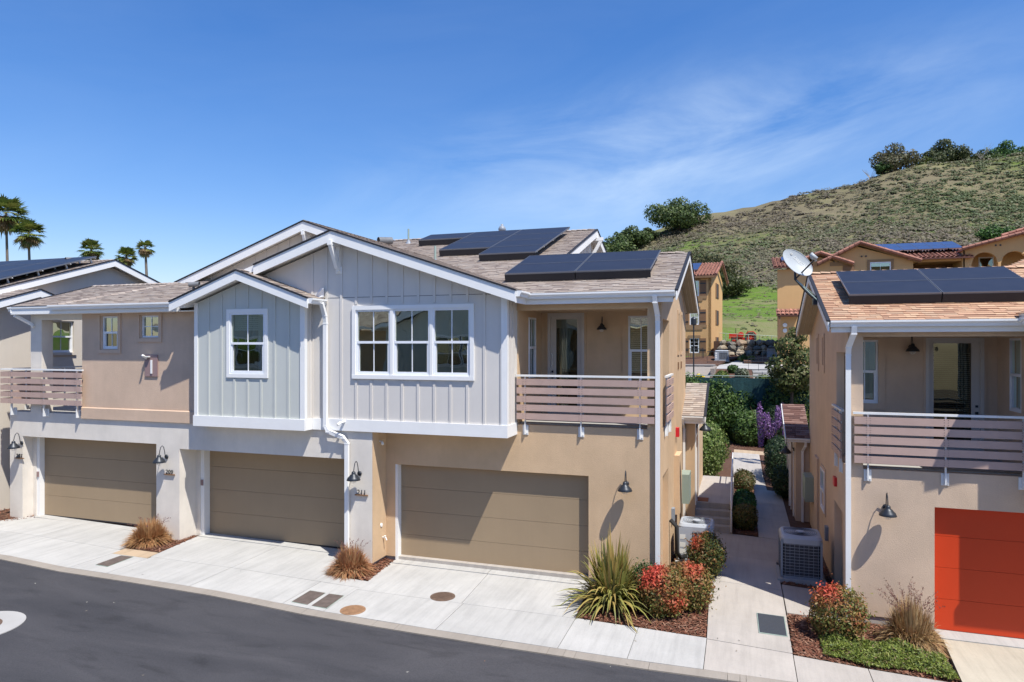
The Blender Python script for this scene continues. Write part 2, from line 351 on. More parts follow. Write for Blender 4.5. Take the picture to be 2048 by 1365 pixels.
def window(parent, F, u0, u1, z0, z1, rec=.0, sash=True, grid=(2, 1), grid2=None, blind=None, name='window', frame=.045, slats=0, low_dark=True):
    """white vinyl window; local n=0 is the wall face, the unit sits rec behind it"""
    f = frame; n1 = -rec + .02; n0 = -rec - .07
    mb = MB(F)
    mb.box(u0, u0 + f, n0, n1, z0, z1); mb.box(u1 - f, u1, n0, n1, z0, z1)
    mb.box(u0 + f, u1 - f, n0, n1, z0, z0 + f); mb.box(u0 + f, u1 - f, n0, n1, z1 - f, z1)
    w = mb.build(name, 'vinyl', parent)
    zm = (z0 + z1) / 2 if sash else z0 + f
    def pane(a, b, c, d, n, gm, g):
        MB(F).poly([(a, n, c), (b, n, c), (b, n, d), (a, n, d)]).build('pane', gm, w)
        mm = MB(F)
        for k in range(1, g[0]): x = a + (b - a) * k / g[0]; mm.box(x - .011, x + .011, n - .004, n + .012, c, d)
        for k in range(1, g[1]): z = c + (d - c) * k / g[1]; mm.box(a, b, n - .003, n + .010, z - .011, z + .011)
        if g[0] > 1 or g[1] > 1: mm.build('muntin', 'vinyl', w)
    ia, ib = u0 + f, u1 - f
    if sash:
        MB(F).box(ia, ib, n0 + .015, n1 + .006, zm - .03, zm + .03).build('meeting_rail', 'vinyl', w)
        pane(ia, ib, zm + .03, z1 - f, -rec - .02, 'glass', grid)
        s2 = .038
        MB(F).box(ia, ia + s2, n0 + .02, n1 - .012, z0 + f, zm - .03).box(ib - s2, ib, n0 + .02, n1 - .012, z0 + f, zm - .03).box(ia + s2, ib - s2, n0 + .02, n1 - .012, z0 + f, z0 + f + s2).build('sash', 'vinyl', w)
        pane(ia + s2, ib - s2, z0 + f + s2, zm - .03, -rec - .035, 'glass_dark' if low_dark else 'glass', grid2 or grid)
    else:
        pane(ia, ib, z0 + f, z1 - f, -rec - .02, 'glass', grid)
    D = n0 - .75
    mb = MB(F)
    mb.poly([(ia, D, z0), (ib, D, z0), (ib, D, z1), (ia, D, z1)]).poly([(ia, n0, z0), (ia, D, z0), (ia, D, z1), (ia, n0, z1)]).poly([(ib, n0, z0), (ib, D, z0), (ib, D, z1), (ib, n0, z1)])
    mb.poly([(ia, n0, z0), (ib, n0, z0), (ib, D, z0), (ia, D, z0)]).poly([(ia, n0, z1), (ib, n0, z1), (ib, D, z1), (ia, D, z1)])
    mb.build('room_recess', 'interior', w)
    if blind == 'half':
        mb = MB(F); zt = z1 - f; zb = zm + (z1 - zm) * .42
        k = max(3, int((zt - zb) / .05))
        for i in range(k): z = zt - (zt - zb) * (i + .5) / k; mb.hexa([(ia + .01, n0 - .03, z - .022), (ib - .01, n0 - .03, z - .022), (ib - .01, n0 - .05, z - .018), (ia + .01, n0 - .05, z - .018), (ia + .01, n0 - .03, z + .018), (ib - .01, n0 - .03, z + .018), (ib - .01, n0 - .05, z + .022), (ia + .01, n0 - .05, z + .022)])
        mb.build('blind', 'blind', w)
    if blind == 'curtain':
        mb = MB(F); k = 14; cw = (ib - ia) * .38
        for i in range(k):
            a = ia + cw * i / k; b = ia + cw * (i + 1) / k; da = -.05 - .03 * (i % 2); db = -.05 - .03 * ((i + 1) % 2)
            mb.poly([(a, n0 + da, z0), (b, n0 + db, z0), (b, n0 + db, z1), (a, n0 + da, z1)])
        mb.build('curtain', 'curtain', w)
    if slats:
        for i in range(slats):
            z = z1 - f - .03 - (z1 - z0 - 2 * f - .05) * i / (slats - 1)
            MB(F).hexa([(ia + .012, n0 - .015, z - .006), (ib - .012, n0 - .015, z - .006), (ib - .012, n0 - .06, z + .010), (ia + .012, n0 - .06, z + .010), (ia + .012, n0 - .015, z - .002), (ib - .012, n0 - .015, z - .002), (ib - .012, n0 - .06, z + .014), (ia + .012, n0 - .06, z + .014)]).build('blind_slat', 'blind', w)
    return w
def surround(parent, F, u0, u1, z0, z1, w, n, m, name='window_trim', sill=None):
    mb = MB(F); zs = z0 - (sill or w)
    mb.box(u0 - w, u1 + w, .002, n, z1, z1 + w); mb.box(u0 - w, u1 + w, .002, n, zs, z0)
    mb.box(u0 - w, u0, .002, n, z0, z1); mb.box(u1, u1 + w, .002, n, z0, z1)
    return mb.build(name, m, parent)

# ------------------------------------------------------------------ shingled roofs
TAN = [(.37, .31, .26), (.33, .27, .225), (.41, .345, .29), (.27, .22, .19), (.38, .33, .285), (.35, .295, .255)]
ORA = [(.50, .315, .20), (.45, .27, .17), (.55, .37, .235), (.38, .225, .145), (.50, .305, .195), (.46, .31, .205)]
BRN = [(.19, .11, .09), (.15, .08, .065), (.23, .14, .115), (.12, .065, .055)]
_sh = {}
def shingle_mesh(pal, i):
    key = (id(pal), i)
    if key not in _sh:
        mb = MB(); t = .017
        mb.hexa([(0, 0, 0), (1, 0, 0), (1, 1, -.004), (0, 1, -.004), (0, 0, t), (1, 0, t), (1, 1, .001), (0, 1, .001)])
        me = mb.mesh('shingle'); me.materials.append(M['shingle'])
        ca = me.color_attributes.new('tint', 'FLOAT_COLOR', 'POINT')
        c = pal[i]
        for k in range(8): ca.data[k].color = (*c, 1)
        _sh[key] = me
    return _sh[key]
SLABS = []
def roof_plane(parent, O, U, V, poly, pal, m_under='trim', budget=0, thick=.16, name='roof', exposure=.145, field=True):
    """O origin, U along the eave, V up the slope (unit), poly in (u,v). Deck prism + one row of lapped tabs after another."""
    O, U, V = Vector(O), Vector(U).normalized(), Vector(V).normalized(); W = U.cross(V).normalized()
    if W.z < 0: W = -W
    def T(u, v, w): return tuple(O + U * u + V * v + W * w)
    mb = MB(); k = len(poly)
    a = [mb.pt(T(u, v, -.006)) for u, v in poly]; b = [mb.pt(T(u, v, -thick)) for u, v in poly]
    mb.f.append(a); mb.f.append(b[::-1])
    for i in range(k): mb.f.append([a[i], a[(i + 1) % k], b[(i + 1) % k], b[i]])
    deck = mb.build(name, m_under, parent)
    vmin, vmax = min(v for u, v in poly), max(v for u, v in poly)
    vs, fs, cs = [], [], []; cnt = 0
    v = vmin - .02; row = 0
    while v < vmax - .02:
        mid = v + exposure * .5; xs = []
        for i in range(k):
            (ua, va), (ub, vb) = poly[i], poly[(i + 1) % k]
            if (va <= mid < vb) or (vb <= mid < va): xs.append(ua + (ub - ua) * (mid - va) / (vb - va))
        xs.sort()
        for q in range(0, len(xs) - 1, 2):
            u, ue = xs[q], xs[q + 1]
            u_ = u
            while u_ < ue - .02:
                w = random.choice((.12, .16, .2, .25, .33, .33)) * random.uniform(.9, 1.1); w = min(w, ue - u_)
                if ue - (u_ + w) < .06: w = ue - u_
                ci = random.randrange(len(pal)); lift = random.choice((0, 0, .006))
                L = exposure + .025 if v + exposure + .025 < vmax + .03 else max(.04, vmax + .01 - v)
                if cnt < budget:
                    o = bpy.data.objects.new('shingle', shingle_mesh(pal, ci)); COL.objects.link(o); o.parent = deck
                    o.rotation_euler = Matrix(((U.x, V.x, W.x), (U.y, V.y, W.y), (U.z, V.z, W.z))).to_euler() if (U.cross(V)).dot(W) > 0 else (0, 0, 0)
                    o.scale = (w - .004, L, 1); o.location = O + U * u_ + V * v + W * lift
                    cnt += 1
                else:
                    j = len(vs); t = .017 + lift
                    for (du, dv, dw) in ((0, 0, -.002), (1, 0, -.002), (1, 1, -.004), (0, 1, -.004), (0, 0, t), (1, 0, t), (1, 1, .001 + lift), (0, 1, .001 + lift)):
                        vs.append(T(u_ + du * (w - .004), v + dv * L, dw)); 
                    for f in ((4, 5, 6, 7), (0, 1, 5, 4), (1, 2, 6, 5), (3, 0, 4, 7)): fs.append([j + x for x in f])
                    c = pal[ci]; g = random.uniform(.93, 1.07); cs += [(c[0] * g, c[1] * g, c[2] * g, 1)] * 8
                u_ += w
        v += exposure; row += 1
    if fs:
        me = bpy.data.meshes.new('shingle_field'); me.from_pydata(vs, [], fs); me.materials.append(M['shingle'])
        ca = me.color_attributes.new('tint', 'FLOAT_COLOR', 'POINT'); ca.data.foreach_set('color', np.array(cs, dtype=np.float32).ravel())
        o = link('shingle_field', me, deck); o['kind'] = 'stuff'
    return deck
def ridge_caps(parent, A, B, pal, w=.15, step=.2, droop=.05, name='ridge_cap'):
    """lapped cap shingles along a ridge or hip, joined in one part"""
    A, B = Vector(A), Vector(B); d = (B - A); L = d.length; d.normalize(); side = d.cross(Vector((0, 0, 1))).normalized(); up = Vector((0, 0, 1))
    vs, fs, cs = [], [], []; n = int(L / step)
    for i in range(n):
        p = A + d * (i * step); q = p + d * (step + .05); j = len(vs)
        for (a, lift) in ((p, .028), (q, .008)):
            vs += [tuple(a - side * w + up * (lift - droop)), tuple(a + up * lift), tuple(a + side * w + up * (lift - droop))]
        for f in ((0, 1, 4, 3), (1, 2, 5, 4)): fs.append([j + x for x in f])
        j2 = len(vs)
        for a in (p,): vs += [tuple(a - side * w + up * (.028 - droop)), tuple(a + up * .028), tuple(a + side * w + up * (.028 - droop)), tuple(a + side * w + up * (.0 - droop)), tuple(a + up * -.0), tuple(a - side * w + up * (0 - droop))]
        fs.append([j2, j2 + 1, j2 + 4, j2 + 5]); fs.append([j2 + 1, j2 + 2, j2 + 3, j2 + 4])
        c = random.choice(pal); cs += [(*c, 1)] * 12
    me = bpy.data.meshes.new(name); me.from_pydata(vs, [], fs); me.materials.append(M['shingle'])
    ca = me.color_attributes.new('tint', 'FLOAT_COLOR', 'POINT'); ca.data.foreach_set('color', np.array(cs, dtype=np.float32).ravel())
    return link(name, me, parent)
def fascia(parent, A, B, h, th, out, name='fascia', edge=True):
    """board whose top edge runs A->B, h deep, th thick towards 'out'; thin dark drip edge on top"""
    A, B, out = Vector(A), Vector(B), Vector(out).normalized()
    def pr(a0, a1, b0, b1, t0, t1):
        mb = MB(); dz = Vector((0, 0, 1))
        c = []
        for z0, z1_ in ((a0, b0), (a1, b1)):
            pass
        lo, hi = a0, a1
        c = [A + dz * lo + out * t0, B + dz * lo + out * t0, B + dz * lo + out * t1, A + dz * lo + out * t1, A + dz * hi + out * t0, B + dz * hi + out * t0, B + dz * hi + out * t1, A + dz * hi + out * t1]
        mb.hexa([tuple(x) for x in c]); return mb
    o = pr(-h, -.008, 0, 0, 0, th).build(name, 'trim', parent)
    if edge: pr(.0, .035, 0, 0, -.02, th + .025).build('drip_edge', 'black', parent)
    return o
def gutter(parent, A, B, out, w=.13, h=.13, name='gutter'):
    """K-style gutter: back, floor, sloped ogee front and rolled lip"""
    A, B, out = Vector(A), Vector(B), Vector(out).normalized(); dz = Vector((0, 0, 1))
    prof = [(0, 0), (0, -h), (w * .62, -h), (w * .72, -h * .62), (w, -h * .30), (w, 0), (w - .018, 0), (w - .018, -.012), (w - .008, -.014), (w - .008, -h * .28), (w * .68, -h * .62), (w * .58, -h + .006), (.006, -h + .006), (.006, 0)]
    mb = MB(); a = [mb.pt(tuple(A + out * o + dz * z)) for o, z in prof]; b = [mb.pt(tuple(B + out * o + dz * z)) for o, z in prof]
    for i in range(len(prof)): j = (i + 1) % len(prof); mb.f.append([a[i], a[j], b[j], b[i]])
    for P, s in ((A, 1), (B, -1)):
        mb.poly([tuple(P + out * o + dz * z) for o, z in prof[:6]])
    return mb.build(name, 'gutter', parent)
def downspout(parent, pts, w=.1, d=.075, name='downspout'):
    """rectangular pipe swept along points, with joint collars"""
    P = [Vector(p) for p in pts]; mb = MB(); rings = []
    for i, p in enumerate(P):
        dr = (P[min(i + 1, len(P) - 1)] - P[max(i - 1, 0)]).normalized()
        side = Vector((1, 0, 0)); side = (side - dr * side.dot(dr)).normalized(); fr = dr.cross(side).normalized()
        rings.append([mb.pt(tuple(p + side * (w / 2 * sx) + fr * (d / 2 * sy))) for sx, sy in ((-1, -1), (1, -1), (1, 1), (-1, 1))])
    for i in range(len(rings) - 1):
        for k in range(4): mb.f.append([rings[i][k], rings[i][(k + 1) % 4], rings[i + 1][(k + 1) % 4], rings[i + 1][k]])
    mb.f.append(rings[0]); mb.f.append(rings[-1][::-1])
    o = mb.build(name, 'gutter', parent)
    for p in P[1:-1]: MB().box(p.x - w / 2 - .006, p.x + w / 2 + .006, p.y - d / 2 - .006, p.y + d / 2 + .006, p.z - .03, p.z - .005).build('collar', 'gutter', o)
    return o
def siding(parent, F, u0, u1, z0, z1, step, ufirst, m, holes=(), top=None, name='siding', seams=()):
    """board-and-batten: flat panel plus one raised batten object after another; top(u) gives the upper edge"""
    tf = top or (lambda u: z1)
    panel = wall(parent, F, u0, u1, z0, z1, list(holes), m, .12, name=name)
    if top:
        n = 24; us = [u0 + (u1 - u0) * i / n for i in range(n + 1)]
        apex = max(us, key=tf)
        pts = [(u0, z1)] + [(u, tf(u)) for u in us if tf(u) > z1] + [(u1, z1)]
        MB(F).prism(pts, -.12, 0).build(name + '_gable', m, parent)
    u = ufirst
    while u < u1 - .02:
        segs = [(z0, tf(u) - .01)]
        for a, b, c, d in holes:
            if a - .12 < u < b + .12: segs = [(z0, c - .13), (d + .13, tf(u) - .01)]
        for a, b in segs:
            if b - a > .05: MB(F).box(u - .032, u + .032, .001, .02, a, b).build('batten', m, panel)
        u += step
    return panel

# ------------------------------------------------------------------ ground heights
GX = [(-60, .32), (-22, .26), (-17.5, .22), (-15.5, .12), (-11, .09), (-8.6, .01), (-3, 0), (0, -.07), (2.4, -.2), (4, -.25), (60, -.3)]
def zg(x):
    for (a, za), (b, zb) in zip(GX, GX[1:]):
        if x <= b: return za + (zb - za) * (max(x, a) - a) / (b - a)
    return GX[-1][1]
def zplate(pts, zoff, th, name, m, parent=None):
    """slab following the ground; pts (x,y)"""
    mb = MB(); k = len(pts)
    a = [mb.pt((x, y, zg(x) + zoff)) for x, y in pts]; b = [mb.pt((x, y, zg(x) + zoff - th)) for x, y in pts]
    mb.f.append(a); mb.f.append(b[::-1])
    for i in range(k): mb.f.append([a[i], a[(i + 1) % k], b[(i + 1) % k], b[i]])
    return mb.build(name, m, parent)

# ================================================================== CENTRE TOWNHOUSE
YT, YG, YA = 15.68, 15.0, 14.98
HB = thing('townhouse', 'grey and tan two-storey townhouse row with three khaki garage doors and a projecting gabled bay', 'townhouse', (-8, 16, 0))
# --- lower pale volume (garages 207, 209)
FG = fy(YG)
def garage_door(parent, x0, x1, z0, z1, Y, m='garage', n=4):
    d = MB().box(x0, x1, Y + .045, Y + .09, z0, z1).build('garage_door', m, parent)
    h = (z1 - z0) / n
    for i in range(n):
        MB().hexa([(x0 + .004, Y, z0 + i * h + .003), (x1 - .004, Y, z0 + i * h + .003), (x1 - .004, Y + .046, z0 + i * h + .003), (x0 + .004, Y + .046, z0 + i * h + .003),
                   (x0 + .004, Y, z0 + (i + 1) * h - .003), (x1 - .004, Y, z0 + (i + 1) * h - .003), (x1 - .004, Y + .046, z0 + (i + 1) * h - .003), (x0 + .004, Y + .046, z0 + (i + 1) * h - .003)]).build('panel', m, d)
    MB().box(x0, x1, Y - .004, Y + .04, z0 - .02, z0 + .012).build('rubber_seal', 'black', d)
    return d
wall(HB, FG, -21.35, -8.7, .1, 3.5, [(-20.81, -15.58, .1, 2.76), (-14.76, -9.49, .1, 2.66)], 'stucco_pale', .16)
def ret(x, y0, y1, z0, z1, m, t=.12, sgn=1):
    return MB().box(x - t if sgn > 0 else x, x if sgn > 0 else x + t, y0, y1, z0, z1).build('wall', m, HB)
# returns between wall face and doors
MB().box(-21.345, -20.812, YG + .162, 15.6, .1, 3.4).build('wall', 'stucco_pale', HB)
MB().box(-15.578, -14.762, YG + .162, 15.9, .1, 3.4).build('wall', 'stucco_pale', HB)
MB().box(-9.488, -8.702, YG + .162, 15.84, .1, 3.38).build('wall', 'stucco_pale', HB)
MB().box(-20.81, -15.58, 15.162, 15.7, 2.762, 3.4).build('wall', 'stucco_pale', HB)
MB().box(-14.76, -9.49, 15.162, 16.1, 2.662, 3.4).build('wall', 'stucco_pale', HB)
garage_door(HB, -20.55, -15.56, .26, 2.74, 15.5)
garage_door(HB, -14.50, -9.47, .11, 2.7, 15.86)
MB().box(-20.82, -20.66, 15.32, 15.6, .1, 2.75).build('wall', 'stucco_pale', HB)
MB().box(-20.66, -20.55, 15.34, 15.5, .24, 2.75).build('door_jamb', 'trim', HB)
MB().box(-14.77, -14.62, 15.62, 15.95, .1, 2.65).build('wall', 'stucco_pale', HB)
MB().box(-14.62, -14.50, 15.64, 15.86, .1, 2.65).build('door_jamb', 'trim', HB)
# concrete footing below the stucco line
for a, b, y in ((-21.35, -20.81, 15.03), (-15.58, -14.76, 15.03), (-9.49, -8.71, 15.03)):
    MB().box(a, b - .03, y, 15.8, -.1, .1 + .1 * (a < -12) - .02).build('footing', 'concrete_warm', HB)
# --- upper rosy wall
HW = [(-17.6, -17.0, 5.43, 6.38), (-16.12, -15.5, 5.76, 6.38)]
wall(HB, fy(14.99), -18.36, -13.87, 3.5, 6.75, HW, 'stucco_brown', .14)
MB().box(-18.36, -13.85, 14.945, 15.0, 3.39, 3.70).build('stucco_band', 'stucco_brown', HB)
MB().hexa([(-18.36, 14.945, 3.70), (-13.85, 14.945, 3.70), (-13.85, 14.99, 3.70), (-18.36, 14.99, 3.70), (-18.36, 14.98, 3.72), (-13.85, 14.98, 3.72), (-13.85, 14.99, 3.72), (-18.36, 14.99, 3.72)]).build('band_cap', 'stucco_brown', HB)
for (a, b, c, d), sash in ((HW[0], True), (HW[1], False)):
    window(HB, fy(14.99), a, b, c, d, .06, sash, (2, 1) if sash else (2, 2), blind='curtain')
    surround(HB, fy(14.99), a - .04, b + .04, c - .03, d + .02, .1, .035, 'stucco_brown')
MB().box(-18.36, -18.2, 15.13, 17.4, 3.5, 6.7).build('wall', 'stucco_brown', HB)
# --- open balcony above garage 207
MB().box(-20.45, -20.0, 14.99, 15.35, 3.5, 6.3).build('balcony_post', 'stucco_pale', HB)
MB().box(-20.45, -18.36, 14.99, 15.3, 6.3, 6.62).build('balcony_beam', 'stucco_pale', HB)
MB().box(-21.3, -18.37, 15.03, 18.0, 3.42, 3.52).build('balcony_floor', 'concrete_plain', HB)
def railing(parent, F, u0, u1, zb, zt, posts, n=5, off=.06):
    """flat-board balcony railing: top rail, posts with side-mount brackets, five boards"""
    r = MB(F).box(u0 - .02, u1 + .02, -.03, .035, zt - .045, zt).build('railing', 'steel', parent)
    h = (zt - .1 - zb); bh = .148; gap = (h - n * bh) / (n - 1)
    for i in range(n):
        z = zb + i * (bh + gap)
        MB(F).box(u0, u1, .012, .045, z, z + bh).build('slat', 'slat', r)
    for p in posts:
        MB(F).box(p - .012, p + .012, -.045, .010, zb - .22, zt - .045).build('post', 'steel', r)
        br = MB(F); br.box(p - .07, p + .07, -off + .004, -off + .018, zb - .38, zb - .14); br.box(p - .014, p + .014, -off + .018, .012, zb - .36, zb - .16)
        for a in (-.045, .045):
            for c in (-.33, -.16): br.box(p + a - .012, p + a + .012, -off + .018, -off + .03, zb + c - .012, zb + c + .012)
        br.build('bracket', 'steel', r)
        sc = MB(F)
        for i in range(n):
            z = zb + i * (bh + gap)
            for a in (-.035, .035):
                for c in (.03, .08, .13): sc.box(p + a - .005, p + a + .005, .045, .049, z + c - .005, z + c + .005)
        sc.build('screw', 'darkmetal', r)['kind'] = 'stuff'
    return r
railing(HB, fy(14.86), -21.5, -18.2, 3.77, 4.83, (-21.1, -19.75, -18.42), off=.14)
railing(HB, fxn(-21.5), 14.92, 17.6, 3.77, 4.83, (15.6, 16.9))
# --- small sage bay
SB = fy(14.64)
wz = (-12.72, -11.62, 4.79, 6.38)
siding(HB, SB, -13.87, -10.43, 3.38, 6.5, .42, -13.42, 'siding_green', [wz], top=lambda u: 7.38 - abs(u + 12.23) * .345 - .16)
window(HB, SB, *wz, .0, True, (2, 1), (2, 1), blind='half')
surround(HB, SB, *wz, .1, .035, 'trim')
MB(SB).box(-13.9, -10.392, .003, .05, 3.38, 3.66).build('trim_board', 'trim', HB)
MB(SB).box(-13.88, -13.77, .002, .03, 3.66, 6.66).build('corner_board', 'trim', HB)
MB(SB).box(-10.54, -10.40, .002, .03, 3.66, 6.56).build('corner_board', 'trim', HB)
MB(fxp(-10.43)).box(14.642, 14.72, .002, .028, 3.662, 6.56).build('corner_board', 'trim', HB)
siding(HB, fxp(-10.43), 14.765, 14.98, 3.38, 6.7, .2, 14.86, 'siding')
MB(fxp(-10.43)).box(14.645, 14.93, .003, .036, 3.382, 3.658).build('trim_board', 'trim', HB)
MB(fxn(-13.87)).box(14.65, 14.98, -.1, 0, 3.38, 6.6).build('wall', 'siding_green', HB)
MB().box(-13.87, -10.43, 14.65, 14.98, 3.38, 3.42).build('soffit', 'trim', HB)
# --- main bay
MBF = fy(YA)
wins = [(-9.14, -8.17, 4.80, 6.42), (-8.09, -7.10, 4.80, 6.42), (-7.02, -6.05, 4.80, 6.42)]
allw = [(-9.16, -6.03, 4.78, 6.44)]
siding(HB, MBF, -12.1, -5.15, 3.39, 6.44, .43, -10.43, 'siding', allw, top=lambda u: 8.36 - abs(u + 9.63) / 3 - .2)
for w_ in wins: window(HB, MBF, *w_, .0, True, (2, 1), (2, 1))
mb = MB(MBF); mb.box(-9.24, -5.95, .002, .05, 6.42, 6.52).box(-9.24, -5.95, .002, .055, 4.70, 4.80).box(-9.24, -9.14, .002, .05, 4.80, 6.42).box(-6.05, -5.95, .002, .05, 4.80, 6.42).box(-8.17, -8.09, .002, .04, 4.80, 6.42).box(-7.10, -7.02, .002, .04, 4.80, 6.42)
mb.build('window_trim', 'trim', HB)
MB(MBF).box(-10.39, -5.112, .003, .05, 3.38, 3.67).build('trim_board', 'trim', HB)
MB(MBF).box(-5.27, -5.12, .002, .03, 3.67, 6.66).build('corner_board', 'trim', HB)
MB(MBF).box(-10.37, -5.27, .001, .004, 6.735, 6.745).build('panel_joint', 'black', HB)
FX = fxp(-5.15)
siding(HB, FX, 15.105, 15.78, 3.39, 6.7, .25, 15.2, 'siding')
MB(FX).box(14.982, 15.68, .003, .036, 3.382, 3.668).build('trim_board', 'trim', HB)
MB(FX).box(14.981, 15.06, .002, .028, 3.672, 6.6).build('corner_board', 'trim', HB)
MB().box(-10.4, -5.15, YA + .01, 15.8, 3.39, 3.43).build('soffit', 'trim', HB)
# --- tan wall with garage 211
GZ = (-8.42, -3.36, 0, 2.475)
wall(HB, fy(YT), -8.75, -1.695, .1, 3.62, [(GZ[0], GZ[1], .1, GZ[3])], 'stucco_tan', .19)
MB().box(-8.699, -8.685, YG + .006, YT - .001, .10, 3.385).build('wall', 'stucco_tan', HB)
garage_door(HB, -8.36, -3.36, .03, 2.475, 15.87)
MB().box(-8.42, -8.35, YT + .005, 15.9, .02, 2.472).build('door_jamb', 'trim', HB)
MB().box(-8.7, -1.72, 15.72, 16.0, -.1, .1).build('footing', 'concrete_warm', HB)
# side wall facing the walkway
TS = fxp(-1.69)
wall(HB, TS, YT + .006, 22.9, -.1, 6.2, [(15.98, 17.5, 3.62, 6.15), (16.0, 17.3, -.1, 2.5)], 'stucco_tan', .16, top=[(15.7, 6.2), (22.9, 6.2), (22.9, 6.7), (19.4, 7.95), (15.7, 6.68)])
MB().box(-2.2, -1.85, 15.9, 17.5, -.1, 2.6).build('wall', 'stucco_tan', HB)
MB().box(-2.4, -1.7, 22.8, 23.0, -.1, 6.6).build('wall', 'stucco_tan', HB)
for y in (20.0, 21.0):   # slender stucco niches with square vents under them
    surround(HB, TS, y, y + .3, 5.35, 6.45, .09, .03, 'stucco_tan', 'window_trim')
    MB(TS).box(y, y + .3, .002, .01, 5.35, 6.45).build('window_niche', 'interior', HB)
    MB(TS).box(y - .02, y + .24, .002, .02, 4.85, 5.05).build('wall_vent', 'wood_brown', HB)
# balcony of unit 211
FT = fy(YT)
MB().box(-2.0, -1.70, YT + .002, 15.975, 3.62, 6.4).build('balcony_post', 'stucco_tan', HB)
MB().box(-5.14, -1.70, YT + .001, 15.86, 6.38, 6.66).build('balcony_beam', 'stucco_tan', HB)
MB().box(-5.15, -1.85, 15.86, 17.75, 3.55, 3.66).build('balcony_floor', 'concrete_plain', HB)
MB().box(-5.15, -1.8, 15.8, 17.8, 6.42, 6.46).build('balcony_ceiling', 'stucco_tan', HB)
DW = (-4.92, -3.92, 3.66, 6.40); WW = (-2.76, -2.10, 4.5, 6.30)
wall(HB, fy(17.75), -5.15, -1.7, 3.6, 6.455, [DW, WW], 'stucco_tan', .12)
wall(HB, fxp(-5.1), 15.72, 17.75, 3.6, 6.45, [(16.55, 17.15, 4.7, 6.25)], 'stucco_tan', .04)
window(HB, fxp(-5.1), 16.55, 17.15, 4.7, 6.25, -.01, True, (2, 1))
window(HB, fy(17.75), *WW, .03, True, (2, 1), slats=34, low_dark=False)
surround(HB, fy(17.75), *WW, .14, .03, 'stucco_tan')
def french_door(parent, F, a, b, c, d, shade=True, handle='l', gm=(.15, .13, .17)):
    """single full-lite balcony door in a white frame"""
    dr = MB(F).box(a, a + .07, -.12, .03, c, d).box(b - .07, b, -.12, .03, c, d).box(a + .07, b - .07, -.12, .03, d - .08, d).build('balcony_door', 'door_shade_tone', parent)
    x0, x1 = a + .07, b - .07; g0, g1 = x0 + gm[0], x1 - gm[1]; gt = gm[2]
    mb = MB(F); mb.box(x0, g0, -.09, -.04, c, d - .08).box(g1, x1, -.09, -.04, c, d - .08).box(g0, g1, -.09, -.04, d - gt, d - .08).box(g0, g1, -.09, -.04, c, c + .26); mb.build('door_leaf', 'door_shade_tone', dr)
    MB(F).poly([(g0, -.06, c + .26), (g1, -.06, c + .26), (g1, -.06, d - gt), (g0, -.06, d - gt)]).build('pane', 'glass_door', dr)
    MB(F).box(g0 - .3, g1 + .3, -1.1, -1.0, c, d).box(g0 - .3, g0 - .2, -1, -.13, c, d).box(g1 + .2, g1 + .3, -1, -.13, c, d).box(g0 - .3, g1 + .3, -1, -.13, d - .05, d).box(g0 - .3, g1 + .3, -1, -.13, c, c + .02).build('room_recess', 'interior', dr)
    if shade:
        MB(F).box(g0, g1, -.12, -.10, d - .40, d - gt).build('roller_shade', 'blind', dr)
        mb = MB(F); k = 10
        for i in range(k):
            u = g0 + .06 + (g1 - g0) * .42 * i / k; u2 = g0 + .06 + (g1 - g0) * .42 * (i + 1) / k
            mb.poly([(u, -.16 - .04 * (i % 2), c), (u2, -.16 - .04 * ((i + 1) % 2), c), (u2, -.16 - .04 * ((i + 1) % 2), d - .4), (u, -.16 - .04 * (i % 2), d - .4)])
        mb.build('curtain', 'blind', dr)
    else:
        for i in range(46): z = d - .36 - (d - c - .66) * i / 45; MB(F).hexa([(g0 + .01, -.085, z), (g1 - .01, -.085, z), (g1 - .01, -.115, z + .012), (g0 + .01, -.115, z + .012), (g0 + .01, -.085, z + .003), (g1 - .01, -.085, z + .003), (g1 - .01, -.115, z + .015), (g0 + .01, -.115, z + .015)]).build('blind_slat', 'blind', dr)
    hx = x0 + .05 if handle == 'l' else x1 - .06
    MB(F).box(hx - .03, hx + .03, -.04, -.01, c + .98, c + 1.04).build('door_handle', 'darkmetal', dr); MB(F).box(hx - .025, hx + .025, -.04, -.01, c + 1.14, c + 1.19).build('deadbolt', 'darkmetal', dr)
    if handle == 'l': MB(F).tube([(x0 + .02, -.03, c + 1.32), (x0 + .06, .02, c + 1.36), (x0 + .06, .02, c + 1.62), (x0 + .02, -.03, c + 1.66)], .012).build('pull_handle', 'trim', dr)
    return dr
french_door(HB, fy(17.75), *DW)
surround(HB, fy(17.75), DW[0], DW[1], DW[2], DW[3], .06, .02, 'stucco_tan', 'door_trim', sill=.02)
railing(HB, fy(15.62), -5.1, -1.83, 3.76, 4.83, (-4.9, -3.53, -2.16))
railing(HB, fxp(-1.62), 16.05, 17.5, 3.76, 4.83, (16.4, 17.2))
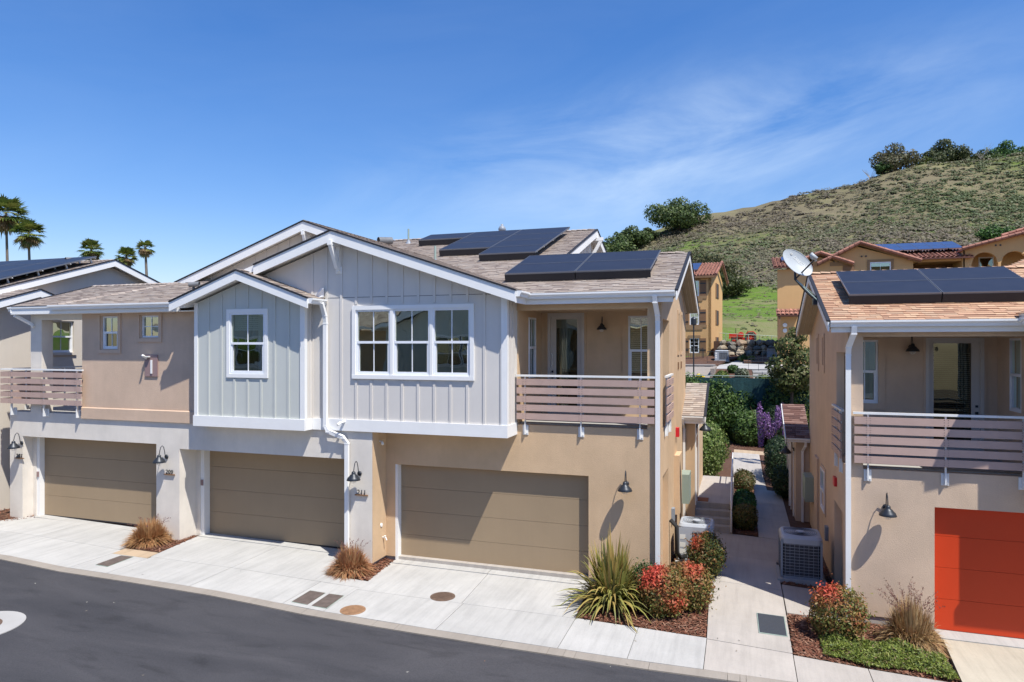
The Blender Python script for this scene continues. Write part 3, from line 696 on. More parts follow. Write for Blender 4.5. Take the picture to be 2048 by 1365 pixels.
# --- roofs
p3 = 1 / 3.; c3 = math.sqrt(1 + p3 * p3)
def front_slope(parent, z0, y0, P, pal, budget=0, sl=p3, **k):
    c = math.sqrt(1 + sl * sl)
    return roof_plane(parent, (0, y0, z0), (1, 0, 0), (0, 1, sl), [(x, (y - y0) * c) for x, y in P], pal, budget=budget, **k)
front_slope(HB, 6.76, 15.39, [(-4.88, 15.39), (-1.34, 15.39), (-1.34, 19.4), (-4.90, 19.4), (-4.90, 24.2), (-13.4, 24.2), (-13.4, 23.9), (-4.88, 15.5)], TAN, budget=300)
roof_plane(HB, (0, 23.41, 6.76), (-1, 0, 0), (0, -1, p3), [(1.34, 0), (4.9, 0), (4.9, 4.01 * c3), (1.34, 4.01 * c3)], TAN)
roof_plane(HB, (0, 33.0, 6.76), (-1, 0, 0), (0, -1, p3), [(4.9, 0), (14, 0), (14, 8.8 * c3), (4.9, 8.8 * c3)], TAN, field=False)
ridge_caps(HB, (-4.9, 19.4, 8.12), (-1.36, 19.4, 8.12), TAN); ridge_caps(HB, (-13.0, 24.2, 9.72), (-4.9, 24.2, 9.72), TAN)
# main gable: right and left slopes
Z0 = 8.40
roof_plane(HB, (-4.80, 0, Z0 - 4.83 * p3), (0, 1, 0), (-1, 0, p3), [(14.62, 0), (15.5, 0), (20.4, 4.83 * c3), (14.62, 4.83 * c3)], TAN)
roof_plane(HB, (-12.3, 0, Z0 - 2.67 * p3), (0, 1, 0), (1, 0, p3), [(14.62, 0), (20.4, 0), (20.4, 2.67 * c3), (14.62, 2.67 * c3)], TAN)
ridge_caps(HB, (-9.63, 14.62, Z0 + .01), (-9.63, 20.3, Z0 + .01), TAN)
fascia(HB, (-9.63, 14.62, Z0 - .02), (-4.80, 14.62, Z0 - .02 - 4.83 * p3), .26, .03, (0, -1, 0))
fascia(HB, (-9.63, 14.62, Z0 - .02), (-11.95, 14.62, Z0 - .02 - 2.32 * p3), .26, .03, (0, -1, 0))
# back gable
BX, BY, BZ, bs = -12.57, 17.6, 9.32, .35; cb = math.sqrt(1 + bs * bs)
roof_plane(HB, (-7.9, 0, BZ - 4.67 * bs), (0, 1, 0), (-1, 0, bs), [(17.6, 0), (19.0, 0), (23.2, 4.67 * cb), (17.6, 4.67 * cb)], TAN)
roof_plane(HB, (-17.5, 0, BZ - 4.93 * bs), (0, 1, 0), (1, 0, bs), [(17.6, 0), (27, 0), (27, 4.93 * cb), (17.6, 4.93 * cb)], TAN)
ridge_caps(HB, (BX, 17.6, BZ + .01), (BX, 23.2, BZ + .01), TAN)
fascia(HB, (BX, 17.6, BZ - .02), (-17.5, 17.6, BZ - .02 - 4.93 * bs), .27, .03, (0, -1, 0))
fascia(HB, (BX, 17.6, BZ - .02), (-7.9, 17.6, BZ - .02 - 4.67 * bs), .27, .03, (0, -1, 0))
siding(HB, fy(17.95), -17.0, -8.3, 6.6, 7.4, .43, -16.8, 'siding', top=lambda u: BZ - .2 - abs(u - BX) * bs)
# small gable over the sage bay
SX, SY, SZ, ss = -12.23, 14.30, 7.47, .355; cs_ = math.sqrt(1 + ss * ss)
roof_plane(HB, (-10.08, 0, SZ - 2.15 * ss), (0, 1, 0), (-1, 0, ss), [(14.3, 0), (14.98, 0), (14.98, 1.1), (18.0, 2.2), (14.3, 2.15 * cs_)], TAN)
roof_plane(HB, (-14.4, 0, SZ - 2.17 * ss), (0, 1, 0), (1, 0, ss), [(14.3, 0), (17.5, 2.17 * cs_), (14.3, 2.17 * cs_)], TAN)
ridge_caps(HB, (SX, 14.3, SZ + .01), (SX, 17.6, SZ + .01), TAN)
fascia(HB, (SX, SY, SZ - .02), (-14.40, SY, SZ - .02 - 2.17 * ss), .24, .03, (0, -1, 0))
fascia(HB, (SX, SY, SZ - .02), (-10.08, SY, SZ - .02 - 2.15 * ss), .24, .03, (0, -1, 0))
gutter(HB, (-10.08, 14.3, SZ - 2.15 * ss - .01), (-10.08, 14.93, SZ - 2.15 * ss - .01), (1, 0, 0))
MB().hexa([(-10.42, 14.98, 6.73), (-10.2, 14.98, 6.67), (-10.0, 14.86, 6.78), (-10.15, 14.96, 6.85), (-10.42, 14.975, 6.75), (-10.2, 14.97, 6.7), (-10.0, 14.85, 6.99), (-10.15, 14.95, 7.0)]).build('kickout_flashing', 'gutter', HB)
# left roof over the rosy wall
roof_plane(HB, (0, 14.6, 6.70), (1, 0, 0), (0, 1, .29), [(-20.72, 0), (-14.2, 0), (-12.6, 1.0), (-12.6, 3.45), (-16.9, 3.45), (-17.0, 3.04), (-20.85, 3.04)], TAN)
ridge_caps(HB, (-20.85, 17.5, 7.56), (-17.1, 17.5, 7.56), TAN); ridge_caps(HB, (-18.9, 14.65, 6.735), (-17.3, 17.5, 7.565), TAN)
MB().box(-17, -12.6, 17.9, 18.0, 6.5, 7.7).build('wall', 'siding', HB)
fascia(HB, (-20.75, 14.6, 6.70), (-20.87, 17.5, 7.54), .2, .03, (-1, 0, 0))
gutter(HB, (-19.1, 14.6, 6.70), (-14.45, 14.6, 6.70), (0, -1, 0)); gutter(HB, (-20.9, 14.72, 6.68), (-19.1, 14.72, 6.68), (0, -1, 0))
MB().box(-20.8, -14.4, 14.62, 14.66, 6.46, 6.66).build('fascia', 'trim', HB)
MB().box(-20.7, -13.9, 14.66, 15.0, 6.46, 6.48).build('soffit', 'trim', HB)
downspout(HB, [(-20.7, 14.68, 6.55), (-20.68, 14.7, 6.42), (-20.35, 14.93, 6.18), (-20.28, 14.95, 6.1)], .085, .07)
# eaves of the tan unit
gutter(HB, (-4.83, 15.39, 6.75), (-1.36, 15.39, 6.75), (0, -1, 0)); gutter(HB, (-4.80, 14.63, 6.77), (-4.80, 15.30, 6.77), (1, 0, 0), name='gutter')
MB().box(-4.8, -1.4, 15.40, 15.43, 6.50, 6.72).build('fascia', 'trim', HB); MB().box(-4.83, -4.80, 14.64, 15.42, 6.50, 6.75).build('fascia', 'trim', HB)
MB().box(-5.15, -1.4, 15.43, 15.70, 6.62, 6.64).build('soffit', 'trim', HB)
fascia(HB, (-1.34, 15.33, 6.735), (-1.34, 19.4, 8.09), .2, .03, (1, 0, 0)); fascia(HB, (-1.34, 23.45, 6.74), (-1.34, 19.4, 8.09), .2, .03, (1, 0, 0))
fascia(HB, (-4.90, 20.9, 8.60), (-4.90, 24.2, 9.69), .26, .03, (1, 0, 0)); fascia(HB, (-4.90, 30, 7.76), (-4.90, 24.2, 9.69), .26, .03, (1, 0, 0)); fascia(HB, (-4.90, 19.5, 8.13), (-4.90, 20.9, 8.60), .26, .03, (1, 0, 0))
siding(HB, fxp(-5.2), 19.4, 29, 6.9, 8.0, .43, 19.6, 'siding', top=lambda u: 9.69 - .2 - abs(u - 24.2) * p3)
def knee_brace(F, u, z, d=.34, h=.75, name='gable_bracket'):
    mb = MB(F); mb.box(u - .05, u + .05, .002, d + .05, z - .16, z - .04); mb.box(u - .05, u + .05, .002, .09, z - h, z - .16)
    mb.hexa([(u - .045, .03, z - h + .1), (u + .045, .03, z - h + .1), (u + .045, .14, z - h + .06), (u - .045, .14, z - h + .06), (u - .045, d - .1, z - .16), (u + .045, d - .1, z - .16), (u + .045, d + .03, z - .16), (u - .045, d + .03, z - .16)])
    mb.box(u - .09, u + .09, .002, .03, z - h - .05, z - h + .12)
    return mb.build(name, 'trim', HB)
knee_brace(MBF, -9.63, 8.18, .42, .78); knee_brace(fy(17.95), BX, 9.05, .36, .78); knee_brace(fxp(-5.2), 24.2, 9.45, .5, .9)
# downspouts
downspout(HB, [(-9.98, 14.72, 6.6), (-9.98, 14.86, 6.3), (-9.98, 14.89, 6.1), (-9.98, 14.89, 3.5), (-9.88, 14.86, 3.36), (-9.48, 14.9, 3.22), (-9.38, 14.93, 3.08), (-9.38, 14.93, .06)])
downspout(HB, [(-1.79, 15.32, 6.64), (-1.79, 15.36, 6.5), (-1.76, 15.56, 6.22), (-1.76, 15.62, 6.08), (-1.76, 15.62, .02)])
MB(fy(YG)).tube([(-9.45, .02, 3.62), (-9.47, .22, 3.60), (-9.5, .3, 3.55)], .035, 10).build('overflow_pipe', 'gutter', HB)
# entry porch on the side
def porch(parent, x0, x1, y0, depth, ze, zr, pal, mw, mt='gutter', pg=None):
    sl = (zr - ze) / depth; c = math.sqrt(1 + sl * sl)
    roof_plane(parent, (0, y0, ze), (1, 0, 0), (0, 1, sl), [(x0, 0), (x1, 0), (x1, depth * c), (x0, depth * c)], pal, thick=.1)
    return c
porch(HB, -1.72, -1.02, 21.5, 2.3, 3.38, 4.25, TAN, 'stucco_tan')
gutter(HB, (-1.72, 21.5, 3.37), (-1.06, 21.5, 3.37), (0, -1, 0), .11, .12)
MB().box(-1.72, -1.03, 21.5, 21.53, 3.14, 3.34).build('fascia', 'trim', HB)
fascia(HB, (-1.02, 21.45, 3.37), (-1.02, 23.8, 4.24), .18, .03, (1, 0, 0))
MB().box(-1.7, -1.32, 21.75, 26.4, -.1, 3.3).build('porch_wall', 'stucco_tan', HB)
MB(fxp(-1.32)).box(21.75, 21.87, .002, .03, .6, 3.2).box(22.2, 22.3, .002, .04, .62, 2.9).box(23.2, 23.3, .002, .04, .62, 2.9).box(22.2, 23.3, .002, .04, 2.9, 3.0).build('entry_frame', 'trim', HB)
MB(fxp(-1.32)).box(22.3, 23.2, .002, .02, .62, 2.9).build('entry_door', 'wood_brown', HB)
downspout(HB, [(-1.66, 21.42, 3.3), (-1.66, 21.5, 3.14), (-1.64, 21.68, 2.95), (-1.64, 21.7, -.05)], .07, .06)
# wall fittings on the side
FSB = MB(TS).box(18.9, 19.7, .002, .14, .95, 2.55).build('electrical_cabinet', 'stucco_tan', HB)
MB(TS).box(20.5, 21.3, .002, .28, .9, 1.75).build('meter_box', 'galv', HB)
MB(TS).box(18.05, 18.25, .002, .08, .95, 1.3).build('disconnect_box', 'ac', HB)
tag(MB(TS).box(19.3, 19.5, .0, .09, 3.0, 3.25).build('alarm_strobe', 'red_plastic'), 'small bright red fire alarm box on the sunlit tan side wall of the grey house', 'alarm box')

def soffit_boards(parent, xa, xb, z0, y0, yr, zr, n=3, m='soffit_bounce_tone'):
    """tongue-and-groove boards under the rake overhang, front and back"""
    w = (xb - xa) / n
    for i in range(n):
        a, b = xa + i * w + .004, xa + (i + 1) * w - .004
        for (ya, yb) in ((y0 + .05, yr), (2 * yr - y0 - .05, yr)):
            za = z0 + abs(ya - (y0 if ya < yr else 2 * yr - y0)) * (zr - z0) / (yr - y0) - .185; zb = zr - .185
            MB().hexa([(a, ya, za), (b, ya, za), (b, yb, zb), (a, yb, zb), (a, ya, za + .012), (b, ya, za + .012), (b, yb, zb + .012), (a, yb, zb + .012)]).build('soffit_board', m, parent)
M['soffit_bounce_tone'] = mat('soffit_bounce_tone', (.40, .35, .26), .8, .06, 2)  # tan bounce-lit tone under the rakes put into the board colour
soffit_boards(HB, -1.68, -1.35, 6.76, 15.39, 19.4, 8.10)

# ================================================================== BEIGE TOWNHOUSE ON THE RIGHT
HR = thing('townhouse', 'beige townhouse at the right with orange shingle roof, red garage door and slatted balcony', 'townhouse', (5, 18, -.2))
FR = fy(15.68)
wall(HR, FR, 2.145, 12, -.05, 2.98, [(3.71, 8.6, -.05, 2.28)], 'stucco_right', .19)
MB().box(2.2, 3.71, 15.71, 16, -.4, -.05).build('footing', 'concrete_warm', HR)
garage_door(HR, 3.71, 8.6, -.24, 2.3, 15.87, 'red_door')
RS = fxn(2.14)
wall(HR, RS, 15.688, 24.0, -.5, 5.4, [(15.98, 17.5, 2.98, 5.38), (16.4, 17.9, -.5, 1.85)], 'stucco_right', .16, top=[(15.7, 5.4), (24.0, 5.4), (24.0, 5.95), (19.55, 7.28), (15.7, 6.0)])
MB().box(2.3, 2.6, 16.2, 18.0, -.5, 2.0).build('wall', 'stucco_right', HR)
MB().box(2.15, 2.42, 15.682, 15.975, 2.98, 5.71).build('balcony_post', 'stucco_right', HR)
MB().box(2.16, 5.42, 15.681, 15.86, 5.711, 5.94).build('balcony_beam', 'stucco_right', HR)
MB().box(2.3, 5.5, 15.86, 17.75, 2.9, 3.0).build('balcony_floor', 'concrete_plain', HR)
MB().box(2.2, 5.5, 15.8, 17.8, 5.74, 5.78).build('balcony_ceiling', 'stucco_right', HR)
wr, dr_ = (2.5, 3.05, 4.18, 5.66), (4.02, 5.16, 3.0, 5.70)
wall(HR, fy(17.75), 2.3, 5.5, 2.98, 5.76, [wr, dr_], 'stucco_right', .12)
window(HR, fy(17.75), *wr, .03, True, (2, 1), blind=None)
surround(HR, fy(17.75), *wr, .14, .03, 'stucco_right')
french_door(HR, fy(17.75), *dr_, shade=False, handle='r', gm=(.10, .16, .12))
surround(HR, fy(17.75), dr_[0], dr_[1], dr_[2], dr_[3], .05, .02, 'stucco_right', 'door_trim', sill=.02)
wall(HR, fxn(5.42), 15.86, 17.75, 2.98, 5.76, [(16.4, 17.05, 4.15, 5.68)], 'stucco_right', .1)
window(HR, fxn(5.42), 16.4, 17.05, 4.15, 5.68, .02, True, (1, 1))
railing(HR, fy(15.62), 2.24, 5.4, 3.11, 4.16, (2.5, 3.89, 5.2))
railing(HR, fxn(2.08), 16.05, 17.6, 3.11, 4.16, (16.5, 17.3))
for y in (19.9, 21.3):
    surround(HR, RS, y, y + .3, 5.0, 5.75, .1, .03, 'stucco_right', 'window_trim', sill=.2)
    window(HR, RS, y, y + .3, 5.0, 5.75, .03, False, (1, 1))
window(HR, RS, 19.6, 20.5, 1.1, 2.2, -.03, True, (2, 1)); surround(HR, RS, 19.6, 20.5, 1.1, 2.2, .07, .03, 'stucco_right')
# projecting bay and gable just beyond the frame (it shades the red door)
siding(HR, fy(15.0), 5.42, 12, 2.66, 5.8, .43, 5.7, 'siding_green', [(6.3, 9.4, 4.1, 5.75)], top=lambda u: 7.75 - abs(u - 9.9) / 3 - .2)
for a in (6.32, 7.37, 8.42): window(HR, fy(15.0), a, a + .97, 4.12, 5.73, .0, True, (2, 1))
MB(fy(15.0)).box(5.4, 12, .003, .05, 2.66, 2.95).build('trim_board', 'trim', HR)
siding(HR, fxn(5.42), 15.125, 15.7, 2.66, 5.95, .25, 15.2, 'siding_green')
MB().box(5.42, 12, 15.0, 15.7, 2.66, 2.70).build('soffit', 'trim', HR)
roof_plane(HR, (5.07, 0, 7.75 - 4.83 * p3), (0, 1, 0), (1, 0, p3), [(14.62, 0), (15.5, 0), (20.4, 4.83 * c3), (14.62, 4.83 * c3)], ORA)
fascia(HR, (5.07, 14.62, 6.12), (9.9, 14.62, 7.73), .26, .03, (0, -1, 0))
# roof
front_slope(HR, 6.04, 15.39, [(1.74, 15.39), (5.1, 15.39), (9.3, 19.5), (1.74, 19.5)], ORA, budget=300)
roof_plane(HR, (0, 23.6, 6.04), (-1, 0, 0), (0, -1, p3), [(-12, 0), (-1.74, 0), (-1.74, 4.1 * c3), (-12, 4.1 * c3)], ORA)
ridge_caps(HR, (1.76, 19.5, 7.44), (9.0, 19.5, 7.44), ORA, step=.24)
ridge_caps(HR, (7.2, 20.2, 7.45), (9.0, 23.0, 8.3), ORA)
roof_plane(HR, (0, 19.6, 7.45), (1, 0, 0), (0, 1, .33), [(6.2, 0), (12, 0), (12, 3), (8.5, 3)], ORA)
gutter(HR, (1.76, 15.39, 6.04), (5.15, 15.39, 6.04), (0, -1, 0)); gutter(HR, (5.15, 15.3, 6.06), (5.10, 14.7, 6.06), (-1, 0, 0))
MB().box(1.78, 5.2, 15.40, 15.43, 5.80, 6.0).build('fascia', 'trim', HR); MB().box(1.78, 5.3, 15.43, 15.7, 5.95, 5.97).build('soffit', 'trim', HR)
fascia(HR, (1.74, 15.33, 6.02), (1.74, 19.5, 7.40), .2, .03, (-1, 0, 0)); fascia(HR, (1.74, 23.65, 6.02), (1.74, 19.5, 7.40), .2, .03, (-1, 0, 0))
downspout(HR, [(2.2, 15.32, 5.93), (2.2, 15.36, 5.78), (2.13, 15.56, 5.5), (2.13, 15.62, 5.35), (2.13, 15.62, -.2)])
# porch on its walkway side
roof_plane(HR, (0, 23.8, 2.55), (1, 0, 0), (0, 1, .4), [(1.42, 0), (2.15, 0), (2.15, 2.4), (1.42, 2.4)], BRN, thick=.1)
gutter(HR, (1.44, 23.8, 2.53), (2.13, 23.8, 2.53), (0, -1, 0), .11, .12)
fascia(HR, (1.42, 23.75, 2.53), (1.42, 26.1, 3.46), .18, .03, (-1, 0, 0), edge=False)
MB().box(1.72, 2.14, 24.0, 28.5, -.5, 2.5).build('porch_wall', 'stucco_right', HR)
MB(fxn(1.72)).box(24.6, 24.7, .002, .04, -.4, 2.3).box(25.6, 25.7, .002, .04, -.4, 2.3).box(24.6, 25.7, .002, .04, 2.3, 2.4).build('entry_frame', 'trim', HR)
MB(fxn(1.72)).box(24.7, 25.6, .002, .02, -.4, 2.3).build('entry_door', 'wood_brown', HR)
downspout(HR, [(2.0, 23.72, 2.45), (2.0, 23.8, 2.3), (1.92, 23.93, 2.1), (1.92, 23.94, -.2)], .07, .06)
downspout(HR, [(1.69, 26.2, 2.45), (1.69, 26.2, -.2)], .07, .06)
MB(RS).box(22.6, 23.5, .002, .25, .75, 1.5).build('meter_box', 'galv', HR)
MB(RS).box(19.0, 19.2, .002, .08, .55, .9).build('disconnect_box', 'ac', HR)
MB(RS).box(21.2, 22.0, .002, .06, .2, 2.3).build('electrical_cabinet', 'stucco_right', HR)
tag(MB(RS).box(17.4, 17.7, .0, .06, 2.25, 2.45).build('alarm_strobe', 'red_plastic'), 'small faded red alarm box on the shaded side wall of the beige house', 'alarm box')

# ================================================================== NEIGHBOUR ROW AT THE FAR LEFT
HL = thing('townhouse', 'cream neighbouring townhouse at the far left edge with white gable boards and rooftop solar panels', 'townhouse', (-26, 18, .3))
XN = -23.3
wall(HL, fxp(XN), 15.3, 24.4, 0, 7.0, [(17.8, 18.65, 5.28, 6.42)], 'stucco_far', .16, top=[(15.3, 7), (24.4, 7), (24.4, 7.5), (20.15, 8.6), (15.3, 7.1)])
window(HL, fxp(XN), 17.8, 18.65, 5.28, 6.42, .04, True, (2, 1), blind=None)
surround(HL, fxp(XN), 17.8, 18.65, 5.28, 6.42, .1, .06, 'stucco_far')
roof_plane(HL, (0, 14.0, 6.80), (1, 0, 0), (0, 1, p3), [(-36, 0), (-23.0, 0), (-23.0, 6.15 * c3), (-36, 6.15 * c3)], TAN)
roof_plane(HL, (0, 26.3, 6.80), (-1, 0, 0), (0, -1, p3), [(23.0, 0), (36, 0), (36, 6.15 * c3), (23.0, 6.15 * c3)], TAN)
ridge_caps(HL, (-36, 20.15, 8.86), (-23, 20.15, 8.86), TAN)
fascia(HL, (-23.0, 13.9, 6.78), (-23.0, 20.15, 8.84), .24, .03, (1, 0, 0)); fascia(HL, (-23.0, 26.3, 6.8), (-23.0, 20.15, 8.84), .24, .03, (1, 0, 0))
wall(HL, fxp(-22.45), 13.4, 16.6, 0, 6.4, [], 'stucco_far', .16, top=[(13.4, 6.4), (16.6, 6.4), (16.6, 7.1), (16.4, 7.2), (13.4, 6.3)])
MB().box(XN, -22.6, 16.45, 16.6, 0, 7.0).build('wall', 'stucco_far', HL)
roof_plane(HL, (0, 12.6, 6.12), (1, 0, 0), (0, 1, p3), [(-24, 0), (-22.0, 0), (-22.0, 3.83 * c3), (-24, 3.83 * c3)], TAN)
roof_plane(HL, (0, 18.0, 6.86), (-1, 0, 0), (0, -1, p3), [(22.0, 0), (24, 0), (24, 1.6 * c3), (22.0, 1.6 * c3)], TAN)
fascia(HL, (-22.0, 12.5, 6.08), (-22.0, 16.43, 7.38), .24, .03, (1, 0, 0)); fascia(HL, (-22.0, 18.0, 6.86), (-22.0, 16.43, 7.38), .24, .03, (1, 0, 0))
MB().box(-36, XN - .17, 16.0, 24, 0, 6.9).build('wall', 'stucco_far', HL)

# ================================================================== HOUSE ACROSS THE ALLEY (seen mirrored in the windows)
HO = thing('townhouse', 'grey gabled house across the alley mirrored in the big bay windows', 'townhouse', (-12, -4, 0))
def fyp(Y): return lambda u, n, z: (u, Y + n, z)
FO = fyp(-2.2)
for k, x in enumerate((-13.5, -27, 3.5)):
    siding(HO, FO, x - 4.4, x + 4.4, 0, 6.3, .43, x - 4.2, 'siding_green', [(x - 1.6, x + 1.6, 4.4, 6.0)], top=lambda u: 7.9 - abs(u - x) / 3)
    for a in (-1.55, .05): window(HO, FO, x + a, x + a + 1.5, 4.42, 5.98, 0, True, (2, 1))
    surround(HO, FO, x - 1.6, x + 1.6, 4.4, 6.0, .1, .04, 'trim')
    MB(FO).box(x - 4.5, x + 4.5, .005, .05, 2.9, 3.2).build('trim_board', 'trim', HO)
    for sgn in (-1, 1):
        roof_plane(HO, (x + sgn * 5.0, 0, 6.5), (0, -sgn, 0) if sgn > 0 else (0, 1, 0), (-sgn, 0, p3), [(-1.8 if sgn < 0 else 1.8, 0), (-9 if sgn < 0 else 9, 0), (-9 if sgn < 0 else 9, 5 * c3), (-1.8 if sgn < 0 else 1.8, 5 * c3)], TAN)
        fascia(HO, (x, -1.8, 8.15), (x + sgn * 5.0, -1.8, 6.48), .26, .03, (0, 1, 0))
MB().box(-34, 9, -9.5, -3.2, 0, 6.4).build('wall', 'stucco_tan', HO)
roof_plane(HO, (0, -2.4, 6.6), (-1, 0, 0), (0, -1, p3), [(-9, 0), (34, 0), (34, 5.2), (-9, 5.2)], TAN)
gutter(HO, (-34, -2.4, 6.58), (9, -2.4, 6.58), (0, 1, 0))

# ================================================================== SOLAR ARRAYS
def solar(label, O, U, V, cells, pw=1.82, ph=1.06, lift=.21, group='rooftop solar arrays', m='solar', skirt=True):
    """cells: list of (col,row); panels with alu frame, on rails and feet"""
    O, U, V = Vector(O), Vector(U).normalized(), Vector(V).normalized(); W = U.cross(V).normalized()
    if W.z < 0: W = -W
    t = thing('solar_array', label, 'solar panels', tuple(O), group)
    f = lambda u, v, w: tuple(O + U * u + V * v + W * w)
    for c, r in cells:
        a, b = c * (pw + .02), r * (ph + .02)
        p = MB(f).box(a + .012, a + pw - .012, b + .012, b + ph - .012, lift, lift + .036).build('solar_panel', m, t)
        mb = MB(f); e = .012
        mb.box(a, a + pw, b, b + e, lift - .005, lift + .04).box(a, a + pw, b + ph - e, b + ph, lift - .005, lift + .04).box(a, a + e, b + e, b + ph - e, lift - .005, lift + .04).box(a + pw - e, a + pw, b + e, b + ph - e, lift - .005, lift + .04)
        mb.build('frame', 'alu', p)
    cols = sorted({c for c, r in cells})
    for c in cols:
        rows = [r for cc, r in cells if cc == c]; a = c * (pw + .02)
        for r in range(min(rows), max(rows) + 2):
            b = r * (ph + .02) + (.06 if r == min(rows) else -.06 if r == max(rows) + 1 else 0)
            MB(f).box(a + .03, a + pw - .03, b - .02, b + .02, lift - .05, lift - .006).build('rail', 'steel', t)
            for q in (.3, pw / 2, pw - .3): MB(f).box(a + q - .02, a + q + .02, b - .03, b + .03, -.0, lift - .05).build('foot', 'steel', t)
        if skirt: MB(f).box(a, a + pw, min(rows) * (ph + .02) - .01, min(rows) * (ph + .02) - .004, .03, lift).build('mesh_skirt', 'black', t)
    return t
def sl_pt(z0, y0, x, y, sl=p3): return (x, y, z0 + (y - y0) * sl)
solar('black solar array of four panels on the tan roof over the balcony', sl_pt(6.76, 15.39, -5.7, 16.5), (1, 0, 0), (0, 1, p3), [(0, 0), (0, 1), (1, 0), (1, 1)], 1.83, 1.15)
solar('large black stepped solar array high on the main tan roof', sl_pt(6.76, 15.39, -11.12, 19.3), (1, 0, 0), (0, 1, p3), [(0, 3), (1, 1), (1, 2), (1, 3), (2, 0), (2, 1), (2, 2), (2, 3)], 1.79, 1.12)
solar('black solar array on the orange shingle roof of the beige house', sl_pt(6.04, 15.39, 2.26, 16.5), (1, 0, 0), (0, 1, p3), [(0, 0), (0, 1), (1, 0), (1, 1), (2, 0)], 1.76, 1.13)
solar('dark solar array on the far left cream house roof', sl_pt(6.80, 14.0, -30.6, 15.5), (1, 0, 0), (0, 1, p3), [(c, r) for c in range(4) for r in range(4)], 1.8, 1.1)
solar('single dark solar panel edge showing left of the back gable', (-17.3, 20.5, 8.0), (0, 1, 0), (1, 0, .35), [(0, 0), (1, 0), (0, 1)], 1.8, 1.1)

# ================================================================== ROOF VENTS
def vent_pipe(x, y, z, h, label, r=.035):
    t = thing('vent_pipe', label, 'roof vent', (x, y, z), 'plumbing vents on the roofs')
    MB().tube([(x, y, z - .1), (x, y, z + h)], r, 10).build('pipe', 'galv', t)
    MB().lathe([(r * 3.4, -.03), (r * 2.2, .05), (r * 1.1, .14)], (x, y, z), 12).build('flashing', 'ac', t)
vent_pipe(-13.9, 22.4, 8.85, .75, 'grey vent pipe near the top of the back gable roof')
vent_pipe(-12.0, 23.4, 9.43, .55, 'short grey vent pipe on the ridge beside the twin hooded vents')
vent_pipe(-9.0, 19.35, 8.08, .55, 'grey vent pipe standing on tan shingles below the large solar array')
vent_pipe(-30.2, 20.3, 8.9, .45, 'thin vent pipe on the far left house ridge beside the palm')
M['ac_dark'] = mat('weathered_vent', (.16, .165, .17), .6, .15, 8)
def hood_vent(x, y, z, s, label, ang=200):
    t = thing('hooded_vent', label, 'roof vent', (x, y, z), 'hooded exhaust vents')
    MB().tube([(x, y, z - .1), (x, y, z + .16 * s)], .06 * s, 12).build('neck', 'darkmetal', t)
    a = R(ang); d = Vector((math.cos(a), math.sin(a), -.08))
    p = Vector((x, y, z + .24 * s)); mb = MB()
    mb.tube([tuple(p - d * .28 * s), tuple(p + d * .22 * s)], .12 * s, 14, caps=False); mb.build('hood', 'ac_dark', t, smooth=True)
    MB().lathe([(.02, 0), (.115 * s, .0)], tuple(p + d * .0), 12, axis='x').build('damper', 'black', t)
hood_vent(-13.3, 23.0, 9.15, .8, 'small hooded vent on the ridge behind the front gable', 235)
hood_vent(-12.65, 22.7, 9.2, 1.1, 'bigger round hooded vent on the ridge behind the front gable', 235)
hood_vent(-15.6, 16.4, 7.22, .62, 'dark hooded vent on the left shingle roof beside the back gable board', 200)
hood_vent(-24.6, 19.6, 8.66, .8, 'grey hooded vent near the far left gable peak', 250)
def cap_vent(x, y, z, label, s=1):
    t = thing('capped_vent', label, 'roof vent', (x, y, z), 'capped flue vents')
    MB().box(x - .1 * s, x + .1 * s, y - .1 * s, y + .1 * s, z - .2, z + .22 * s).build('flue', 'galv', t)
    MB().hexa([(x - .2 * s, y - .2 * s, z + .24 * s), (x + .2 * s, y - .2 * s, z + .24 * s), (x + .2 * s, y + .2 * s, z + .24 * s), (x - .2 * s, y + .2 * s, z + .24 * s), (x - .02, y - .02, z + .42 * s), (x + .02, y - .02, z + .42 * s), (x + .02, y + .02, z + .42 * s), (x - .02, y + .02, z + .42 * s)]).build('cap', 'ac', t)
cap_vent(-36.0 + .5, 21.0, 8.85, 'square capped vent left on the far left house ridge', 1.1); cap_vent(-32.0, 20.6, 8.95, 'square capped vent right on the far left house ridge', 1.1); cap_vent(-14.3, 23.4, 9.1, 'little peaked vent cap behind the thin pipe on the back gable', .8)
t = thing('turbine_vent', 'round knobbed flue cap above the ridge over the large solar array', 'roof vent', (-8.6, 24.4, 9.6))
MB().lathe([(.05, 0), (.05, .2), (.13, .24), (.15, .32), (.10, .42), (.05, .44), (.05, .5), (0, .52)], (-8.6, 24.5, 9.65), 14).build('cap', 'ac', t, smooth=True)

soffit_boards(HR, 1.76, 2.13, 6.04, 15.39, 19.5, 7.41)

# ================================================================== GROUND, ROAD, PAVING
RIDGE = [(-4000, 672), (600, 672), (900, 640), (1100, 560), (1205, 503), (1300, 464), (1400, 430), (1500, 413), (1600, 388), (1700, 371), (1780, 342), (1850, 327), (1950, 322), (2048, 308), (2300, 282), (3000, 300), (6000, 420)]
NEARP = [(-999, 0), (38, -.05), (41, 0), (41.5, .15), (44.5, 2.2), (50, 3.4), (60, 3.9), (67, 4.3), (72, 4.9), (76, 5.9), (84, 6.3), (90, 8.93)]
def lerp(T, x):
    if x <= T[0][0]: return T[0][1]
    for (a, va), (b, vb) in zip(T, T[1:]):
        if x <= b: return va + (vb - va) * (x - a) / (b - a)
    return T[-1][1]
SA, CA = math.sin(R(18.51)), math.cos(R(18.51))
def hnoise(x, y):
    return math.sin(x * .11 + 1.3) * math.cos(y * .09 + .4) * .6 + math.sin(x * .031 + y * .043) * 1.1 + math.sin(x * .23 - y * .19) * .25
